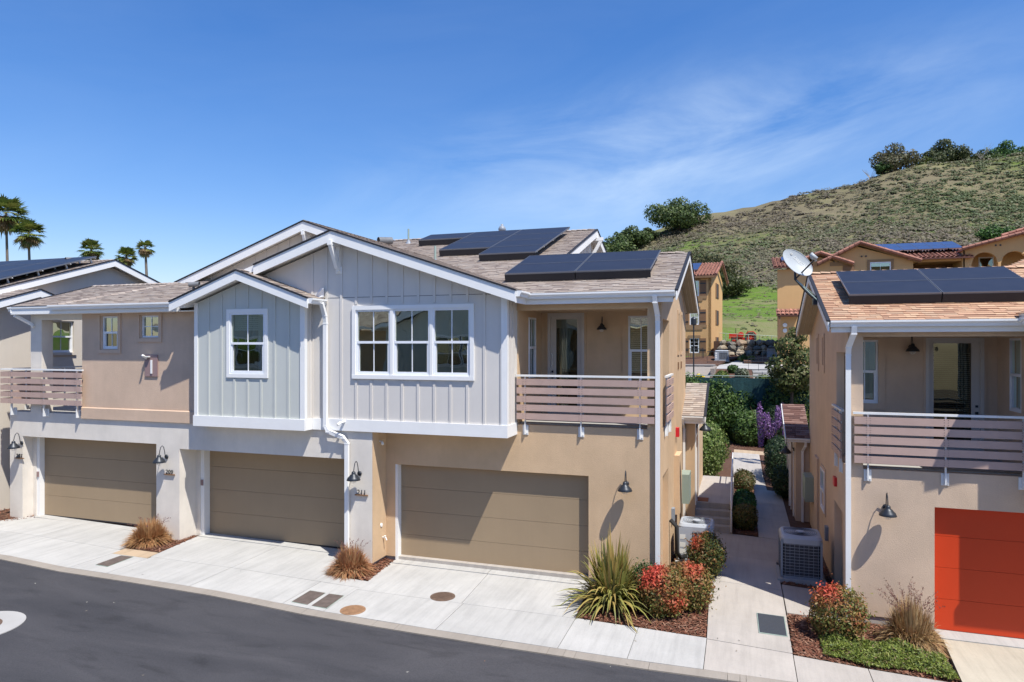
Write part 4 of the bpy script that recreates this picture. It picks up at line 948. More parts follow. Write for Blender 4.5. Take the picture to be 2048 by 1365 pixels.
def terrain(x, y):
    """height of the land: flat by the alley, a bank behind the gardens, then the hill whose crest climbs to the east"""
    d = CA * y - SA * x
    if d < 38: return zg(x) - .1
    near = lerp(NEARP, d)
    if d < 90: return near + (zg(x) - .1 if d < 44 else 0) * (44 - min(d, 44)) / 6 * (1 if d < 41 else 0)
    q = (CA * x + SA * y) / d * 1362 + 1024
    crest = 230 - 12 * math.sin(q * .004)
    yr = lerp(RIDGE, q)
    f = min((d - 90) / (crest - 90), 1) ** .93
    el = 640 + (yr - 640) * f
    z = 5.53 + min(d, crest) * (691.5 - el) / 1362
    if d > crest: z -= (d - crest) * .22
    else: z += hnoise(x, y) * min(1, (d - 90) / 30) * min(1, (crest - d) / 20 + .15) * .8
    return z
def land():
    ds = list(np.linspace(-80, 36, 14)) + list(np.linspace(37, 92, 40)) + list(np.linspace(94, 270, 70)) + [300, 400, 700, 1400]
    ts = np.tan(np.linspace(R(-62), R(62), 170))
    vs, fs = [], []
    for d in ds:
        for t in ts:
            r = t * max(d, 60)
            x, y = CA * r - SA * d, SA * r + CA * d
            vs.append((x, y, terrain(x, y)))
    n = len(ts)
    for i in range(len(ds) - 1):
        for j in range(n - 1): fs.append((i * n + j, i * n + j + 1, (i + 1) * n + j + 1, (i + 1) * n + j))
    me = bpy.data.meshes.new('ground'); me.from_pydata(vs, [], fs); me.polygons.foreach_set('use_smooth', [True] * len(fs))
    m, nt, b = nmat('hill_grass_and_earth')
    g = nt.nodes.new('ShaderNodeNewGeometry'); pos = g.outputs['Position']
    mp = nt.nodes.new('ShaderNodeMapping'); mp.inputs['Scale'].default_value = (1, .55, 1.6); nt.links.new(pos, mp.inputs[0])
    n1 = N(nt, 'ShaderNodeTexNoise', Scale=.035, Detail=9, Roughness=.62); nt.links.new(mp.outputs[0], n1.inputs['Vector'])
    n2 = N(nt, 'ShaderNodeTexNoise', Scale=.9, Detail=7, Roughness=.75); nt.links.new(pos, n2.inputs['Vector'])
    cr = nt.nodes.new('ShaderNodeValToRGB'); e = cr.color_ramp.elements
    e[0].position = .38; e[0].color = (.11, .18, .03, 1); e[1].position = .64; e[1].color = (.17, .145, .09, 1)
    q = cr.color_ramp.elements.new(.49); q.color = (.135, .145, .058, 1); q = cr.color_ramp.elements.new(.56); q.color = (.155, .138, .08, 1)
    sep = nt.nodes.new('ShaderNodeSeparateXYZ'); nt.links.new(pos, sep.inputs[0])
    mr = N(nt, 'ShaderNodeMapRange', **{'From Min': 8, 'From Max': 34, 'To Min': -.13, 'To Max': .07}); nt.links.new(sep.outputs['Z'], mr.inputs[0])
    ad = nt.nodes.new('ShaderNodeMath'); ad.operation = 'ADD'; nt.links.new(n1.outputs[0], ad.inputs[0]); nt.links.new(mr.outputs[0], ad.inputs[1])
    ad2 = nt.nodes.new('ShaderNodeMath'); ad2.operation = 'MULTIPLY_ADD'; nt.links.new(n2.outputs[0], ad2.inputs[0]); ad2.inputs[1].default_value = .5; ad2.inputs[2].default_value = -.25
    ad3 = nt.nodes.new('ShaderNodeMath'); ad3.operation = 'ADD'; nt.links.new(ad.outputs[0], ad3.inputs[0]); nt.links.new(ad2.outputs[0], ad3.inputs[1])
    nt.links.new(ad3.outputs[0], cr.inputs[0]); lowr = N(nt, 'ShaderNodeMapRange', **{'From Min': 3.2, 'From Max': 4.6, 'To Min': 1, 'To Max': 0}); nt.links.new(sep.outputs['Z'], lowr.inputs[0])
    mxl = nt.nodes.new('ShaderNodeMix'); mxl.data_type = 'RGBA'; nt.links.new(lowr.outputs[0], mxl.inputs[0]); mpb = nt.nodes.new('ShaderNodeMapping'); mpb.inputs['Scale'].default_value = (.35, .8, 1.6); nt.links.new(pos, mpb.inputs[0])
    n5 = N(nt, 'ShaderNodeTexNoise', Scale=.17, Detail=8, Roughness=.72); nt.links.new(mpb.outputs[0], n5.inputs['Vector'])
    mb5 = N(nt, 'ShaderNodeMapRange', **{'From Min': .50, 'From Max': .60, 'To Min': 0, 'To Max': .75}); nt.links.new(n5.outputs[0], mb5.inputs[0])
    mx5 = nt.nodes.new('ShaderNodeMix'); mx5.data_type = 'RGBA'; nt.links.new(mb5.outputs[0], mx5.inputs[0]); nt.links.new(cr.outputs[0], mx5.inputs[6]); mx5.inputs[7].default_value = (.215, .19, .105, 1)
    nt.links.new(mx5.outputs[2], mxl.inputs[6]); mxl.inputs[7].default_value = (.15, .115, .085, 1)
    nt.links.new(mxl.outputs[2], b.inputs['Base Color']); b.inputs['Roughness'].default_value = 1; b.inputs['Specular IOR Level'].default_value = .1
    bump(nt, b, n2.outputs[0], .9, .35)
    me.materials.append(m)
    return struct(link('ground', me))
land()
CURB = [(-60, 11.9), (-22, 12.05), (-17.4, 12.05), (-13.45, 12.06), (-9.9, 11.99), (-6.9, 11.87), (-4.2, 11.81), (-2.8, 11.81), (-1.5, 11.87), (0.1, 12.0), (2, 12.22), (6, 12.5), (60, 13)]
def yc(x): return lerp(CURB, x)
def strip(y0f, y1f, zo0, zo1, name, m, xs=None):
    mb = MB(); xs = xs or [c[0] for c in CURB]
    xs = sorted(set(xs) | {g[0] for g in GX} | {c[0] for c in CURB})
    a = [mb.pt((x, y0f(x), zg(x) + zo0)) for x in xs]; b = [mb.pt((x, y1f(x), zg(x) + zo1)) for x in xs]
    for i in range(len(xs) - 1): mb.f.append([a[i], a[i + 1], b[i + 1], b[i]])
    return struct(mb.build(name, m))
strip(lambda x: 4.0, lambda x: yc(x) + .02, -.035, -.035, 'road', 'asphalt')
strip(lambda x: -2.2, lambda x: 4.0, -.02, -.02, 'driveway', 'concrete_plain')
cb = MB(); xs = sorted({g[0] for g in GX} | {c[0] for c in CURB} | set(np.arange(-25, 8, 3.1)))
for a, b in zip(xs, xs[1:]):
    cb.hexa([(a + .003, yc(a), zg(a) - .1), (b - .003, yc(b), zg(b) - .1), (b - .003, yc(b) + .24, zg(b) - .1), (a + .003, yc(a) + .24, zg(a) - .1), (a + .003, yc(a), zg(a) - .012), (b - .003, yc(b), zg(b) - .012), (b - .003, yc(b) + .24, zg(b) + .0), (a + .003, yc(a) + .24, zg(a) + .0)])
struct(cb.build('curb', 'curb'))
mb = MB(); mb.poly([(.9, 19.2, -.16), (2.14, 19.2, -.2), (2.14, 40, -.2), (.9, 40, -.16)]).poly([(-1.7, 26.5, -.05), (-.3, 26.5, -.05), (-.3, 40, -.05), (-1.7, 40, -.05)]); struct(mb.build('garden_bed', 'soil'))
PAV = struct(strip(lambda x: yc(x) + .2, lambda x: 15.9, -.085, -.085, 'pavement', 'soil'))
def slab(pts, m='concrete', zo=0.0, parent=None, g=.006):
    cx = sum(p[0] for p in pts) / len(pts); cy = sum(p[1] for p in pts) / len(pts)
    q = []
    for x, y in pts:
        dx, dy = cx - x, cy - y; L = math.hypot(dx, dy); q.append((x + dx / L * g * 1.4, y + dy / L * g * 1.4))
    return zplate(q, zo, .08, 'slab', m, parent or PAV)
def row(xs, y0, y1, m='concrete'):
    for a, b in zip(xs, xs[1:]):
        slab([(a, y0(a) if callable(y0) else y0), (b, y0(b) if callable(y0) else y0), (b, y1(b) if callable(y1) else y1), (a, y1(a) if callable(y1) else y1)], m)
C0 = lambda x: yc(x) + .245
# driveway of 211 and the paving in front of it
row([-8.22, -5.62, -3.16], C0, 13.5); slab([(-8.22, 13.5), (-5.66, 13.5), (-5.78, 15.42), (-8.42, 15.42)]); slab([(-5.66, 13.5), (-3.16, 13.5), (-3.30, 15.42), (-5.78, 15.42)])
slab([(-8.42, 15.43), (-5.8, 15.43), (-5.8, 15.86), (-8.4, 15.86)], zo=.012); slab([(-5.8, 15.43), (-3.3, 15.43), (-3.3, 15.86), (-5.8, 15.86)], zo=.012)
row([-3.16, -1.9, -.6], C0, 13.52)
row([-.6, .92], C0, 13.47, 'concrete_warm')
row([.92, 2.15, 3.55], C0, 13.42, 'concrete_warm'); row([3.55, 6, 8.5], C0, 13.42, 'concrete_cream')
slab([(3.6, 13.43), (6, 13.43), (6, 15.4), (3.78, 15.4)], 'concrete_cream'); slab([(6, 13.43), (8.5, 13.43), (8.5, 15.4), (6, 15.4)], 'concrete_cream'); slab([(3.75, 15.41), (8.6, 15.41), (8.6, 15.86), (3.72, 15.86)], 'concrete', .01)
# walkway between the houses
slab([(-.6, 13.48), (.92, 13.48), (.92, 16.9), (-.68, 16.9)], 'concrete_warm'); slab([(-.68, 16.9), (.92, 16.9), (.9, 19.05), (-.7, 19.05)], 'concrete_warm')
slab([(.94, 15.5), (2.2, 15.6), (2.2, 17.3), (.93, 17.3)], 'concrete_warm')
for a, b in ((19.05, 21.3), (21.3, 23.6), (23.6, 26.0), (26.0, 28.4)): slab([(-.7 if b < 22 else .52, a), (.9 if b < 20 else 1.5, a), (.9 if b < 20 else 1.5, b), (-.7 if b < 22 else .52, b)], 'concrete_warm')
slab([(.52, 28.4), (1.0, 28.4), (.95, 31.5), (-.3, 31.5), (-.3, 31.3), (.52, 31.3)], 'concrete_warm')
for a, b in ((31.5, 34.5), (34.5, 37.6)): slab([(-.75, a), (.95, a), (.95, b), (-.75, b)], 'concrete_warm')
slab([(-3.5, 37.65), (3.5, 37.65), (3.5, 38.9), (-3.5, 38.9)], 'concrete_stained', .0)
# 209 and 207 driveways
row([-14.3, -11.8, -9.25], C0, 13.62); slab([(-14.35, 13.62), (-11.8, 13.62), (-11.85, 15.5), (-14.62, 15.5)]); slab([(-11.8, 13.62), (-9.45, 13.62), (-9.56, 15.5), (-11.85, 15.5)])
slab([(-14.6, 15.51), (-12.2, 15.51), (-12.2, 15.86), (-14.5, 15.86)], zo=.012); slab([(-12.2, 15.51), (-9.5, 15.51), (-9.5, 15.86), (-12.2, 15.86)], zo=.012)
row([-9.25, -8.22], C0, 13.62)
slab([(-9.46, 13.62), (-8.22, 13.62), (-8.24, 14.05), (-9.48, 14.05)])
row([-15.5, -14.3], C0, 13.5); slab([(-15.5, 13.5), (-14.32, 13.5), (-14.4, 13.95), (-15.55, 13.95)], 'concrete_stained')
row([-21.6, -18.5, -15.5], C0, 13.8); slab([(-21.6, 13.8), (-18.5, 13.8), (-18.5, 15.2), (-20.8, 15.2)]); slab([(-18.5, 13.8), (-15.6, 13.8), (-15.7, 15.2), (-18.5, 15.2)]); slab([(-20.7, 15.21), (-15.65, 15.21), (-15.6, 15.5), (-20.6, 15.5)], zo=.015)
row([-27, -24, -21.6], C0, 13.5)

# bark mulch beds
def mulch(poly, name='mulch_bed', n=900):
    z0 = .005
    mb = MB(); k = len(poly); a = [mb.pt((x, y, zg(x) - .012)) for x, y in poly]; mb.f.append(a)
    struct(mb.build(name, 'soil'), 'stuff')
    xs = [p[0] for p in poly]; ys = [p[1] for p in poly]; vs, fs, cs = [], [], []
    def inside(x, y):
        c = False
        for i in range(k):
            (xa, ya), (xb, yb) = poly[i], poly[i - 1]
            if (ya > y) != (yb > y) and x < (xb - xa) * (y - ya) / (yb - ya) + xa: c = not c
        return c
    pal = [(.16, .065, .038), (.22, .10, .06), (.11, .045, .028), (.27, .15, .10), (.14, .05, .03)]
    while len(fs) < n:
        x, y = random.uniform(min(xs), max(xs)), random.uniform(min(ys), max(ys))
        if not inside(x, y): continue
        L, w = random.uniform(.02, .065), random.uniform(.006, .018); t = random.uniform(0, 6.28); tl = random.uniform(-.35, .35); z = zg(x) + random.uniform(-.008, .02)
        dx, dy = math.cos(t), math.sin(t); j = len(vs)
        vs += [(x - dx * L - dy * w, y - dy * L + dx * w, z - tl * L), (x - dx * L + dy * w, y - dy * L - dx * w, z - tl * L + .004), (x + dx * L + dy * w, y + dy * L - dx * w, z + tl * L), (x + dx * L - dy * w, y + dy * L + dx * w, z + tl * L + .005)]
        fs.append((j, j + 1, j + 2, j + 3)); c = random.choice(pal); cs += [(*c, 1)] * 4
    me = bpy.data.meshes.new('bark_chips'); me.from_pydata(vs, [], fs); me.materials.append(M['chip'])
    ca = me.color_attributes.new('tint', 'FLOAT_COLOR', 'POINT'); ca.data.foreach_set('color', np.array(cs, dtype=np.float32).ravel())
    o = link('bark_chips', me); o['kind'] = 'stuff'
mulch([(-3.16, 13.54), (-.62, 13.54), (-.7, 17.3), (-1.0, 18.8), (-1.66, 18.8), (-1.66, 15.7), (-3.25, 15.7)], n=5200)
mulch([(.94, 13.45), (3.52, 13.45), (3.72, 15.66), (2.1, 15.66), (2.0, 15.45), (.96, 15.45)], n=4200)
mulch([(.95, 17.34), (2.12, 17.34), (2.12, 19.3), (.92, 19.3)], n=700)
mulch([(-9.4, 14.07), (-8.26, 14.07), (-8.42, 15.66), (-8.72, 15.7), (-9.6, 14.98)], n=1100)
mulch([(-15.6, 14.0), (-14.4, 13.98), (-14.6, 15.5), (-15.1, 15.6), (-15.65, 15.1)], n=1100)
mulch([(-23.5, 13.85), (-21.5, 13.85), (-20.4, 15.2), (-21.3, 16), (-23.5, 16)], n=800)
mulch([(-.22, 21.4), (.5, 21.4), (.5, 31.2), (-.22, 31.2)], n=1200)
mulch([(-3, 38.9), (3.5, 38.9), (3.5, 41.4), (-3, 41.4)], n=1200); mulch([(1.0, 28.5), (2.5, 28.5), (2.5, 37.5), (1.0, 37.5)], n=500)

# covers and lids
def lid(x, y, r, m, label):
    z = zg(x); t = thing('manhole', label, 'manhole', (x, y, z))
    MB().lathe([(r * 1.02, .0), (r * 1.02, .008), (r * .9, .010), (r * .9, .003)], (x, y, z), 32).build('ring', m, t)
    mb = MB().lathe([(r * .89, .004), (r * .89, .012), (0.001, .012)], (x, y, z), 32)
    for i in range(-5, 6):
        h = math.sqrt(max(0, .7 - (i * .16) ** 2)) * r
        mb.box(x - h, x + h, y + i * .16 * r - .006, y + i * .16 * r + .006, z + .012, z + .017)
    mb.build('plate', m, t)
lid(-6.2, 13.72, .27, 'lid', 'round dark rusty manhole lid in the middle of the right driveway'); lid(-7.66, 12.42, .26, 'lid2', 'round orange rusty lid near the kerb beside the twin utility covers')
def cover(pts, label, m='cover', group='flat utility covers set in the paving', z=.006):
    t = thing('utility_cover', label, 'utility cover', (pts[0][0], pts[0][1], zg(pts[0][0])), group)
    f = zplate(pts, z, .05, 'frame', 'galv', t)
    cx = sum(p[0] for p in pts) / 4; cy = sum(p[1] for p in pts) / 4
    q = [(cx + (x - cx) * .93, cy + (y - cy) * .94) for x, y in pts]; zplate(q, z + .006, .05, 'plate', m, t)
    mb = MB(); (xa, ya), (xb, yb), (xc, yc_), (xd, yd) = q
    for i in range(1, 14):
        u = i / 14; a = Vector((xa + (xd - xa) * u, ya + (yd - ya) * u, 0)); b = Vector((xb + (xc - xb) * u, yb + (yc_ - yb) * u, 0))
        mb.poly([(a.x, a.y - .008, zg(a.x) + z + .0085), (b.x, b.y - .008, zg(b.x) + z + .0085), (b.x, b.y + .008, zg(b.x) + z + .0105), (a.x, a.y + .008, zg(a.x) + z + .0105)])
    mb.build('tread', m, t)
cover([(-9.15, 13.06), (-8.74, 13.07), (-8.70, 12.32), (-9.13, 12.34)], 'left one of two brown utility covers side by side near the kerb')
cover([(-8.66, 13.07), (-8.27, 13.07), (-8.22, 12.30), (-8.62, 12.31)], 'right one of two brown utility covers side by side near the kerb')
cover([(-15.12, 13.45), (-14.72, 13.47), (-14.66, 12.64), (-15.08, 12.66)], 'lone dark utility cover in the paving between the two left driveways')
cover([(.33, 15.2), (.88, 15.25), (.88, 14.2), (.35, 14.16)], 'grey metal grate at the edge of the walkway beside the mulch', 'coil')
t = thing('manhole', 'white concrete collar round a manhole in the asphalt at the left edge', 'manhole', (-13.75, 9.25, 0))
zz = zg(-13.75) - .03
MB().lathe([(.78, -.02), (.78, .006), (.40, .008)], (-14.02, 9.22, zz), 40).build('collar', 'concrete_plain', t); MB().lathe([(.40, .006), (.40, .016), (.33, .018), (.33, .010), (.001, .012)], (-14.02, 9.22, zz), 32).build('lid', 'lid', t)

# stairs, landing, handrail
ST = struct(MB().box(-1.32, -.22, 22.15, 26.7, -.2, .62).build('landing', 'concrete_warm'))
for i in range(4):
    struct(MB().box(-1.32, -.22, 21.3 + i * .28, 22.16, -.2 + .002 * i, -.05 + (i + 1) * .165 - (.005 if i == 3 else 0)).build('step', 'concrete_warm', ST))
t = thing('handrail', 'white tubular handrail beside the short concrete stairs', 'handrail', (-.25, 21.3, 0))
hp = [(-.25, 21.2, .0), (-.25, 21.2, .84), (-.25, 21.35, .92), (-.25, 22.2, 1.5), (-.25, 22.5, 1.54), (-.25, 36.5 - 9.9, 1.54), (-.25, 26.65, .6)]
MB().tube(hp, .024, 10).build('rail', 'trim', t, smooth=True)
for y in (22.3, 24.5): MB().tube([(-.25, y, .6), (-.25, y, 1.52)], .02, 8).build('post', 'trim', t)
MB().tube([(-.25, 21.3, .55), (-.25, 22.25, 1.12), (-.25, 26.6, 1.12)], .014, 8).build('lower_rail', 'trim', t)
tag(MB().box(-1.3, -.95, 22.25, 22.75, .622, .64).build('doormat', 'mat_brown'), 'brown doormat on the landing at the side entrance', 'doormat')

# ================================================================== WALL LAMPS, NUMBERS, SIGNS
LAMPG = 'barn lamps on the house walls'
def barn_lamp(x, y, z, label, out=.22, dirv=(0, -1), s=1.0, lean=0):
    """gooseneck lamp; (x,y,z) = wall base"""
    dx, dy = dirv
    f = lambda u, n, w: (x + dx * n * s - dy * u * s, y + dy * n * s + dx * u * s, z + w * s)
    t = thing('barn_lamp', label, 'wall lamp', (x, y, z), LAMPG)
    MB(f).lathe([(.001, .035), (.05, .035), (.062, .02), (.065, .0)], (0, 0, 0), 18, axis='y').build('wall_plate', 'darkmetal', t, smooth=True)
    arc = [(lean * k, .03 + out * k, h) for k, h in ((0, 0), (.12, .06), (.2, .18), (.34, .30), (.55, .345), (.76, .30), (.9, .2), (1, .08))]
    MB(f).tube(arc, .011, 8).build('arm', 'darkmetal', t, smooth=True)
    c = (lean, .03 + out, 0)
    MB(f).lathe([(.014, .10), (.045, .085), (.055, .05), (.058, .02), (.095, .0), (.10, -.015), (.155, -.07), (.18, -.13), (.178, -.135), (.15, -.075), (.09, -.02), (.03, .0)], c, 26).build('shade', 'darkmetal', t, smooth=True)
    MB(f).lathe([(.03, -.03), (.045, -.07), (.05, -.11), (.035, -.15), (.001, -.165)], c, 16).build('bulb', 'bulb', t, smooth=True)
    mb = MB(f)
    for a in range(3):
        th = a * math.pi / 3; mb.tube([(c[0] + .085 * math.cos(th) * math.cos(p) / 1, c[1] + .085 * math.sin(th) * math.cos(p), c[2] - .11 - .10 * math.sin(p)) for p in [math.pi * q / 8 for q in range(9)]], .004, 5)
    mb.tube([(c[0] + .08 * math.cos(q), c[1] + .08 * math.sin(q), c[2] - .15) for q in [2 * math.pi * k / 12 for k in range(13)]], .004, 5)
    mb.build('wire_guard', 'steel', t)
    return t
barn_lamp(-20.82, 14.99, 2.55, 'barn lamp above house number 207 on the leftmost pale pier', lean=-.03, s=.95); barn_lamp(-15.2, 14.99, 2.42, 'barn lamp above house number 209 on the pier between the left garages', lean=-.03, s=.95)
barn_lamp(-9.05, 14.99, 2.32, 'barn lamp above house number 211 beside the white downspout', lean=-.03, s=.95)
barn_lamp(-2.47, 15.67, 2.36, 'barn lamp casting a long oval shadow on the sunlit tan wall', .23, s=.92)
barn_lamp(2.83, 15.67, 2.22, 'barn lamp on the beige wall left of the red garage door', .23, s=.92)
barn_lamp(-3.42, 17.74, 6.04, 'dark barn lamp in the shade of the upper balcony over the tan wall', .2, s=.72); barn_lamp(3.72, 17.74, 5.50, 'dark barn lamp in the shade of the beige house balcony', .2, s=.8)
barn_lamp(-1.3, 22.2, 3.0, 'barn lamp at the side entrance porch of the tan wall', .23, (1, 0)); barn_lamp(1.7, 24.3, 2.1, 'dark barn lamp at the side porch of the beige house', .23, (-1, 0))
def text_mesh(body, size, depth):
    cu = bpy.data.curves.new('t', 'FONT'); cu.body = body; cu.size = size; cu.extrude = depth; cu.align_x = 'CENTER'; cu.space_character = 1.05; cu.resolution_u = 2
    o = bpy.data.objects.new('t', cu); COL.objects.link(o); dg = bpy.context.evaluated_depsgraph_get(); dg.update()
    me = bpy.data.meshes.new_from_object(o.evaluated_get(dg)); V_ = [tuple(v.co) for v in me.vertices]; F_ = [list(p.vertices) for p in me.polygons]
    bpy.data.objects.remove(o); return V_, F_
def number(x, z, txt, where, y=14.995):
    t = thing('house_number', 'dark metal number %s %s' % (txt, where), 'house number', (x, y, z))
    MB().box(x - .19, x + .17, y - .045, y, z - .03, z - .003).build('ledge', 'wood_brown', t)
    V_, F_ = text_mesh(txt, .17, .008); mb = MB(); mb.v = [(x + a, y - .03 - c, z + b) for a, b, c in V_]; mb.f = F_; mb.build('digits', 'darkmetal', t)
number(-21.05 + .15, 2.10, '207', 'on a ledge under the barn lamp at the far left'); number(-15.08, 1.95, '209', 'on a ledge on the pier between the left garages'); number(-8.98, 1.80, '211', 'on a ledge beside the white downspout')
t = thing('number_plaque', 'mauve plaque with a white numeral 1 and a small white lamp on top', 'sign', (-15.7, 14.98, 4.9))
MB().box(-15.95, -15.50, 14.955, 14.988, 4.66, 5.27).build('plate', 'plaque', t)
V_, F_ = text_mesh('1', .56, .01); mb = MB(); mb.v = [(-15.70 + a, 14.94 - c, 4.74 + b) for a, b, c in V_]; mb.f = F_; mb.build('numeral', 'trim', t)
MB().tube([(-15.86, 14.93, 5.16), (-15.86, 14.84, 5.23), (-15.80, 14.74, 5.25)], .032, 12).build('spotlight', 'trim', t, smooth=True); MB().box(-15.93, -15.74, 14.86, 14.95, 5.2, 5.23).build('lamp_bracket', 'trim', t)
def camera_(x, y, z, d, label):
    t = thing('security_camera', label, 'security camera', (x, y, z)); d = Vector(d)
    MB().tube([(x, y, z), tuple(Vector((x, y, z)) + d * .07)], .02, 8).build('bracket', 'trim', t)
    a = Vector((x, y, z)) + d * .07; MB().tube([tuple(a), tuple(a + Vector((.07, -.09, -.05)))], .035, 12).build('body', 'trim', t, smooth=True)
camera_(-8.69, 15.35, 3.1, (1, 0, -.1), 'little white camera under the bay on the tan return wall')
t = thing('hose_tap', 'white hose tap near the ground on the tan return wall', 'tap', (-8.68, 15.5, .6)); MB().tube([(-8.69, 15.5, .62), (-8.60, 15.5, .62), (-8.57, 15.5, .55)], .018, 8).build('spout', 'trim', t); MB().lathe([(.03, 0), (.03, .012)], (-8.62, 15.5, .65), 10, cap=True).build('handle', 'trim', t)
t = thing('cleanout_cap', 'round white cap on the tan return wall above the hose tap', 'pipe cap', (-8.68, 15.42, 1)); MB().lathe([(.05, 0), (.05, .02), (.001, .025)], (-8.685, 15.42, .95), 14, axis='x').build('cap', 'trim', t)
def keypad(x, y, z, label): tag(MB().box(x - .035, x + .035, y - .03, y, z - .08, z + .08).build('garage_keypad', 'plaque'), label, 'keypad', 'garage keypads')
keypad(-20.60, 15.335, 1.55, 'small mauve keypad on the white jamb of the leftmost garage'); keypad(-14.56, 15.635, 1.62, 'small mauve keypad on the white jamb of the middle garage')

# ================================================================== AIR CONDITIONERS
def ac_unit(x, y, z, w, h, label, light=False):
    t = thing('air_conditioner', label, 'air conditioner', (x, y, z), 'condenser units between the houses')
    r = w / 2; c = .13
    def ring(k, zz, e=0):
        pts = []
        rr = r * k
        for (sx, sy, a0) in ((1, 1, 0), (-1, 1, 90), (-1, -1, 180), (1, -1, 270)):
            for q in range(5):
                a = R(a0 + q * 22.5); pts.append((x + sx * (rr - c) + c * math.cos(a), y + sy * (rr - c) + c * math.sin(a), z + zz))
        return pts
    def stack(levels, cap=False):
        mb = MB(); rs = [[mb.pt(p) for p in ring(k, zz)] for k, zz in levels]
        for i in range(len(rs) - 1):
            for q in range(20): mb.f.append([rs[i][q], rs[i][(q + 1) % 20], rs[i + 1][(q + 1) % 20], rs[i + 1][q]])
        if cap: mb.f.append(rs[-1])
        return mb
    MB().box(x - r - .07, x + r + .07, y - r - .07, y + r + .07, z - .04, z + .06).build('pad', 'concrete_plain', t)
    stack([(1.0, .06), (1.0, .13)]).build('base', 'ac', t)
    stack([(.94, .1), (.94, h - .1)]).build('coil', 'coil', t)
    mt = 'ac_light' if light else 'ac'
    stack([(1.0, h - .18), (1.01, h - .06), (.93, h), (.80, h + .01), (.78, h - .03)], True).build('top_shroud', 'ac_light', t, smooth=False)
    for k in range(11):
        stack([(.995, .15 + k * (h - .35) / 10), (.995, .158 + k * (h - .35) / 10)]).build('guard_wire', 'ac_light', t)
    mb = MB()
    for sx, sy in ((1, 1), (-1, 1), (-1, -1), (1, -1)): mb.box(x + sx * (r - .03) - .03, x + sx * (r - .03) + .02, y + sy * (r - .03) - .03, y + sy * (r - .03) + .02, z + .1, z + h - .1)
    for k in range(1, 9): xx = x - r + w * k / 9; mb.box(xx - .004, xx + .004, y - r * .998, y - r * .985, z + .1, z + h - .16)
    mb.build('grille_frame', mt, t)['kind'] = 'stuff'
    if light:
        MB().box(x - r - .004, x - r + .34, y - r - .006, y - r + .02, z + .1, z + h - .1).build('access_panel', 'ac_light', t)
        for zz in (.62, .42, .25): MB().box(x - r + .04, x - r + .18, y - r - .009, y - r - .0065, z + zz, z + zz + .12).build('sticker', 'label', t)
    mb = MB()
    for k in range(1, 9): mb.tube([(x + k * .042 * r / .42 * math.cos(q), y + k * .042 * r / .42 * math.sin(q), z + h + .012) for q in [2 * math.pi * i / 20 for i in range(21)]], .004, 4)
    mb.build('fan_guard', 'darkmetal', t)
    MB().lathe([(.10, .01), (.10, .03), (.001, .035)], (x, y, z + h), 16).build('fan_hub', 'ac_light', t)
ac_unit(-1.06, 18.2, 0, .86, 1.0, 'sunlit pale grey air conditioner with stickers beside the tan wall', True)
ac_unit(1.40, 18.1, -.13, .94, 1.08, 'shaded dark grey air conditioner beside the beige house wall')
for i, (dy, dz) in enumerate(((0, 0),)):
    tag(MB().tube([(-1.66, 17.5 + dy, 1.15 + dz), (-1.5, 17.45 + dy, 1.0 + dz), (-1.5, 17.5 + dy, .35), (-1.42, 17.6, .2 + dz), (-1.3, 17.75, .2)], .055, 8).build('refrigerant_line', 'pipe_black', smooth=True), 'black foam-wrapped refrigerant pipe curving down behind the sunlit air conditioner', 'pipe')

# ================================================================== SATELLITE DISH
t = thing('satellite_dish', 'grey oval satellite dish with white lettering on the beige house gable edge', 'satellite dish', (1.35, 17.5, 6.8))
dn = Vector((.40, -.78, .36)).normalized(); du = Vector((.74, .0, -.66)); du = (du - dn * du.dot(dn)).normalized(); dv = dn.cross(du)
dc = Vector((1.26, 17.4, 7.46))
mb = MB(); rings = []
for k in range(9):
    rr = k / 8; rings.append([mb.pt(tuple(dc + du * (.40 * rr * math.cos(a)) + dv * (.27 * rr * math.sin(a)) + dn * (.07 * rr * rr))) for a in [2 * math.pi * i / 40 for i in range(40)]])
for i in range(8):
    for k in range(40): mb.f.append([rings[i][k], rings[i][(k + 1) % 40], rings[i + 1][(k + 1) % 40], rings[i + 1][k]])
mb.build('reflector', 'dish', t, smooth=True)
mb = MB(); mb.tube([tuple(dc + du * (.402 * math.cos(a)) + dv * (.272 * math.sin(a)) + dn * .07) for a in [2 * math.pi * i / 40 for i in range(41)]], .008, 6); mb.build('rim', 'dish', t)
V_, F_ = text_mesh('DIRECTV', .095, .002); mb = MB()
for a, b, c in V_: x_, y_ = a + .05, b + .06; mb.v.append(tuple(dc + du * x_ + dv * y_ + dn * (.004 + c + .07 * ((x_ / .40) ** 2 + (y_ / .27) ** 2))))
mb.f = F_; mb.build('lettering', 'label', t)
mb = MB(); gx, gy = -.24, .095
for q in (-.022, -.011, 0, .011, .022):
    h = math.sqrt(.03 ** 2 - q * q); P = [(gx - h, gy + q), (gx + h, gy + q)]; mb.tube([tuple(dc + du * a + dv * b + dn * (.012 + .07 * ((a / .4) ** 2 + (b / .27) ** 2))) for a, b in P], .0035, 4)
mb.build('globe_emblem', 'label', t)
lnb = dc + du * .30 + dn * .42 + Vector((0, 0, .12)); foot = dc - dv * .26 + dn * .03
low = dc + Vector((-.02, .02, -.36))
MB().tube([tuple(low), tuple(lnb)], .018, 6).build('feed_arm', 'darkmetal', t)
MB().tube([tuple(lnb - du * .16), tuple(lnb + du * .02)], .05, 10).tube([tuple(lnb - du * .1 + dn * -.06), tuple(lnb + du * .05 + dn * -.06)], .03, 8).build('receiver', 'dish', t, smooth=True)
mast = Vector((1.66, 17.42, 6.62))
MB().tube([tuple(dc - dn * .05), tuple(low), tuple(low + (mast - low) * .5 + Vector((0, 0, -.02))), tuple(mast)], .028, 10).build('mast', 'darkmetal', t)
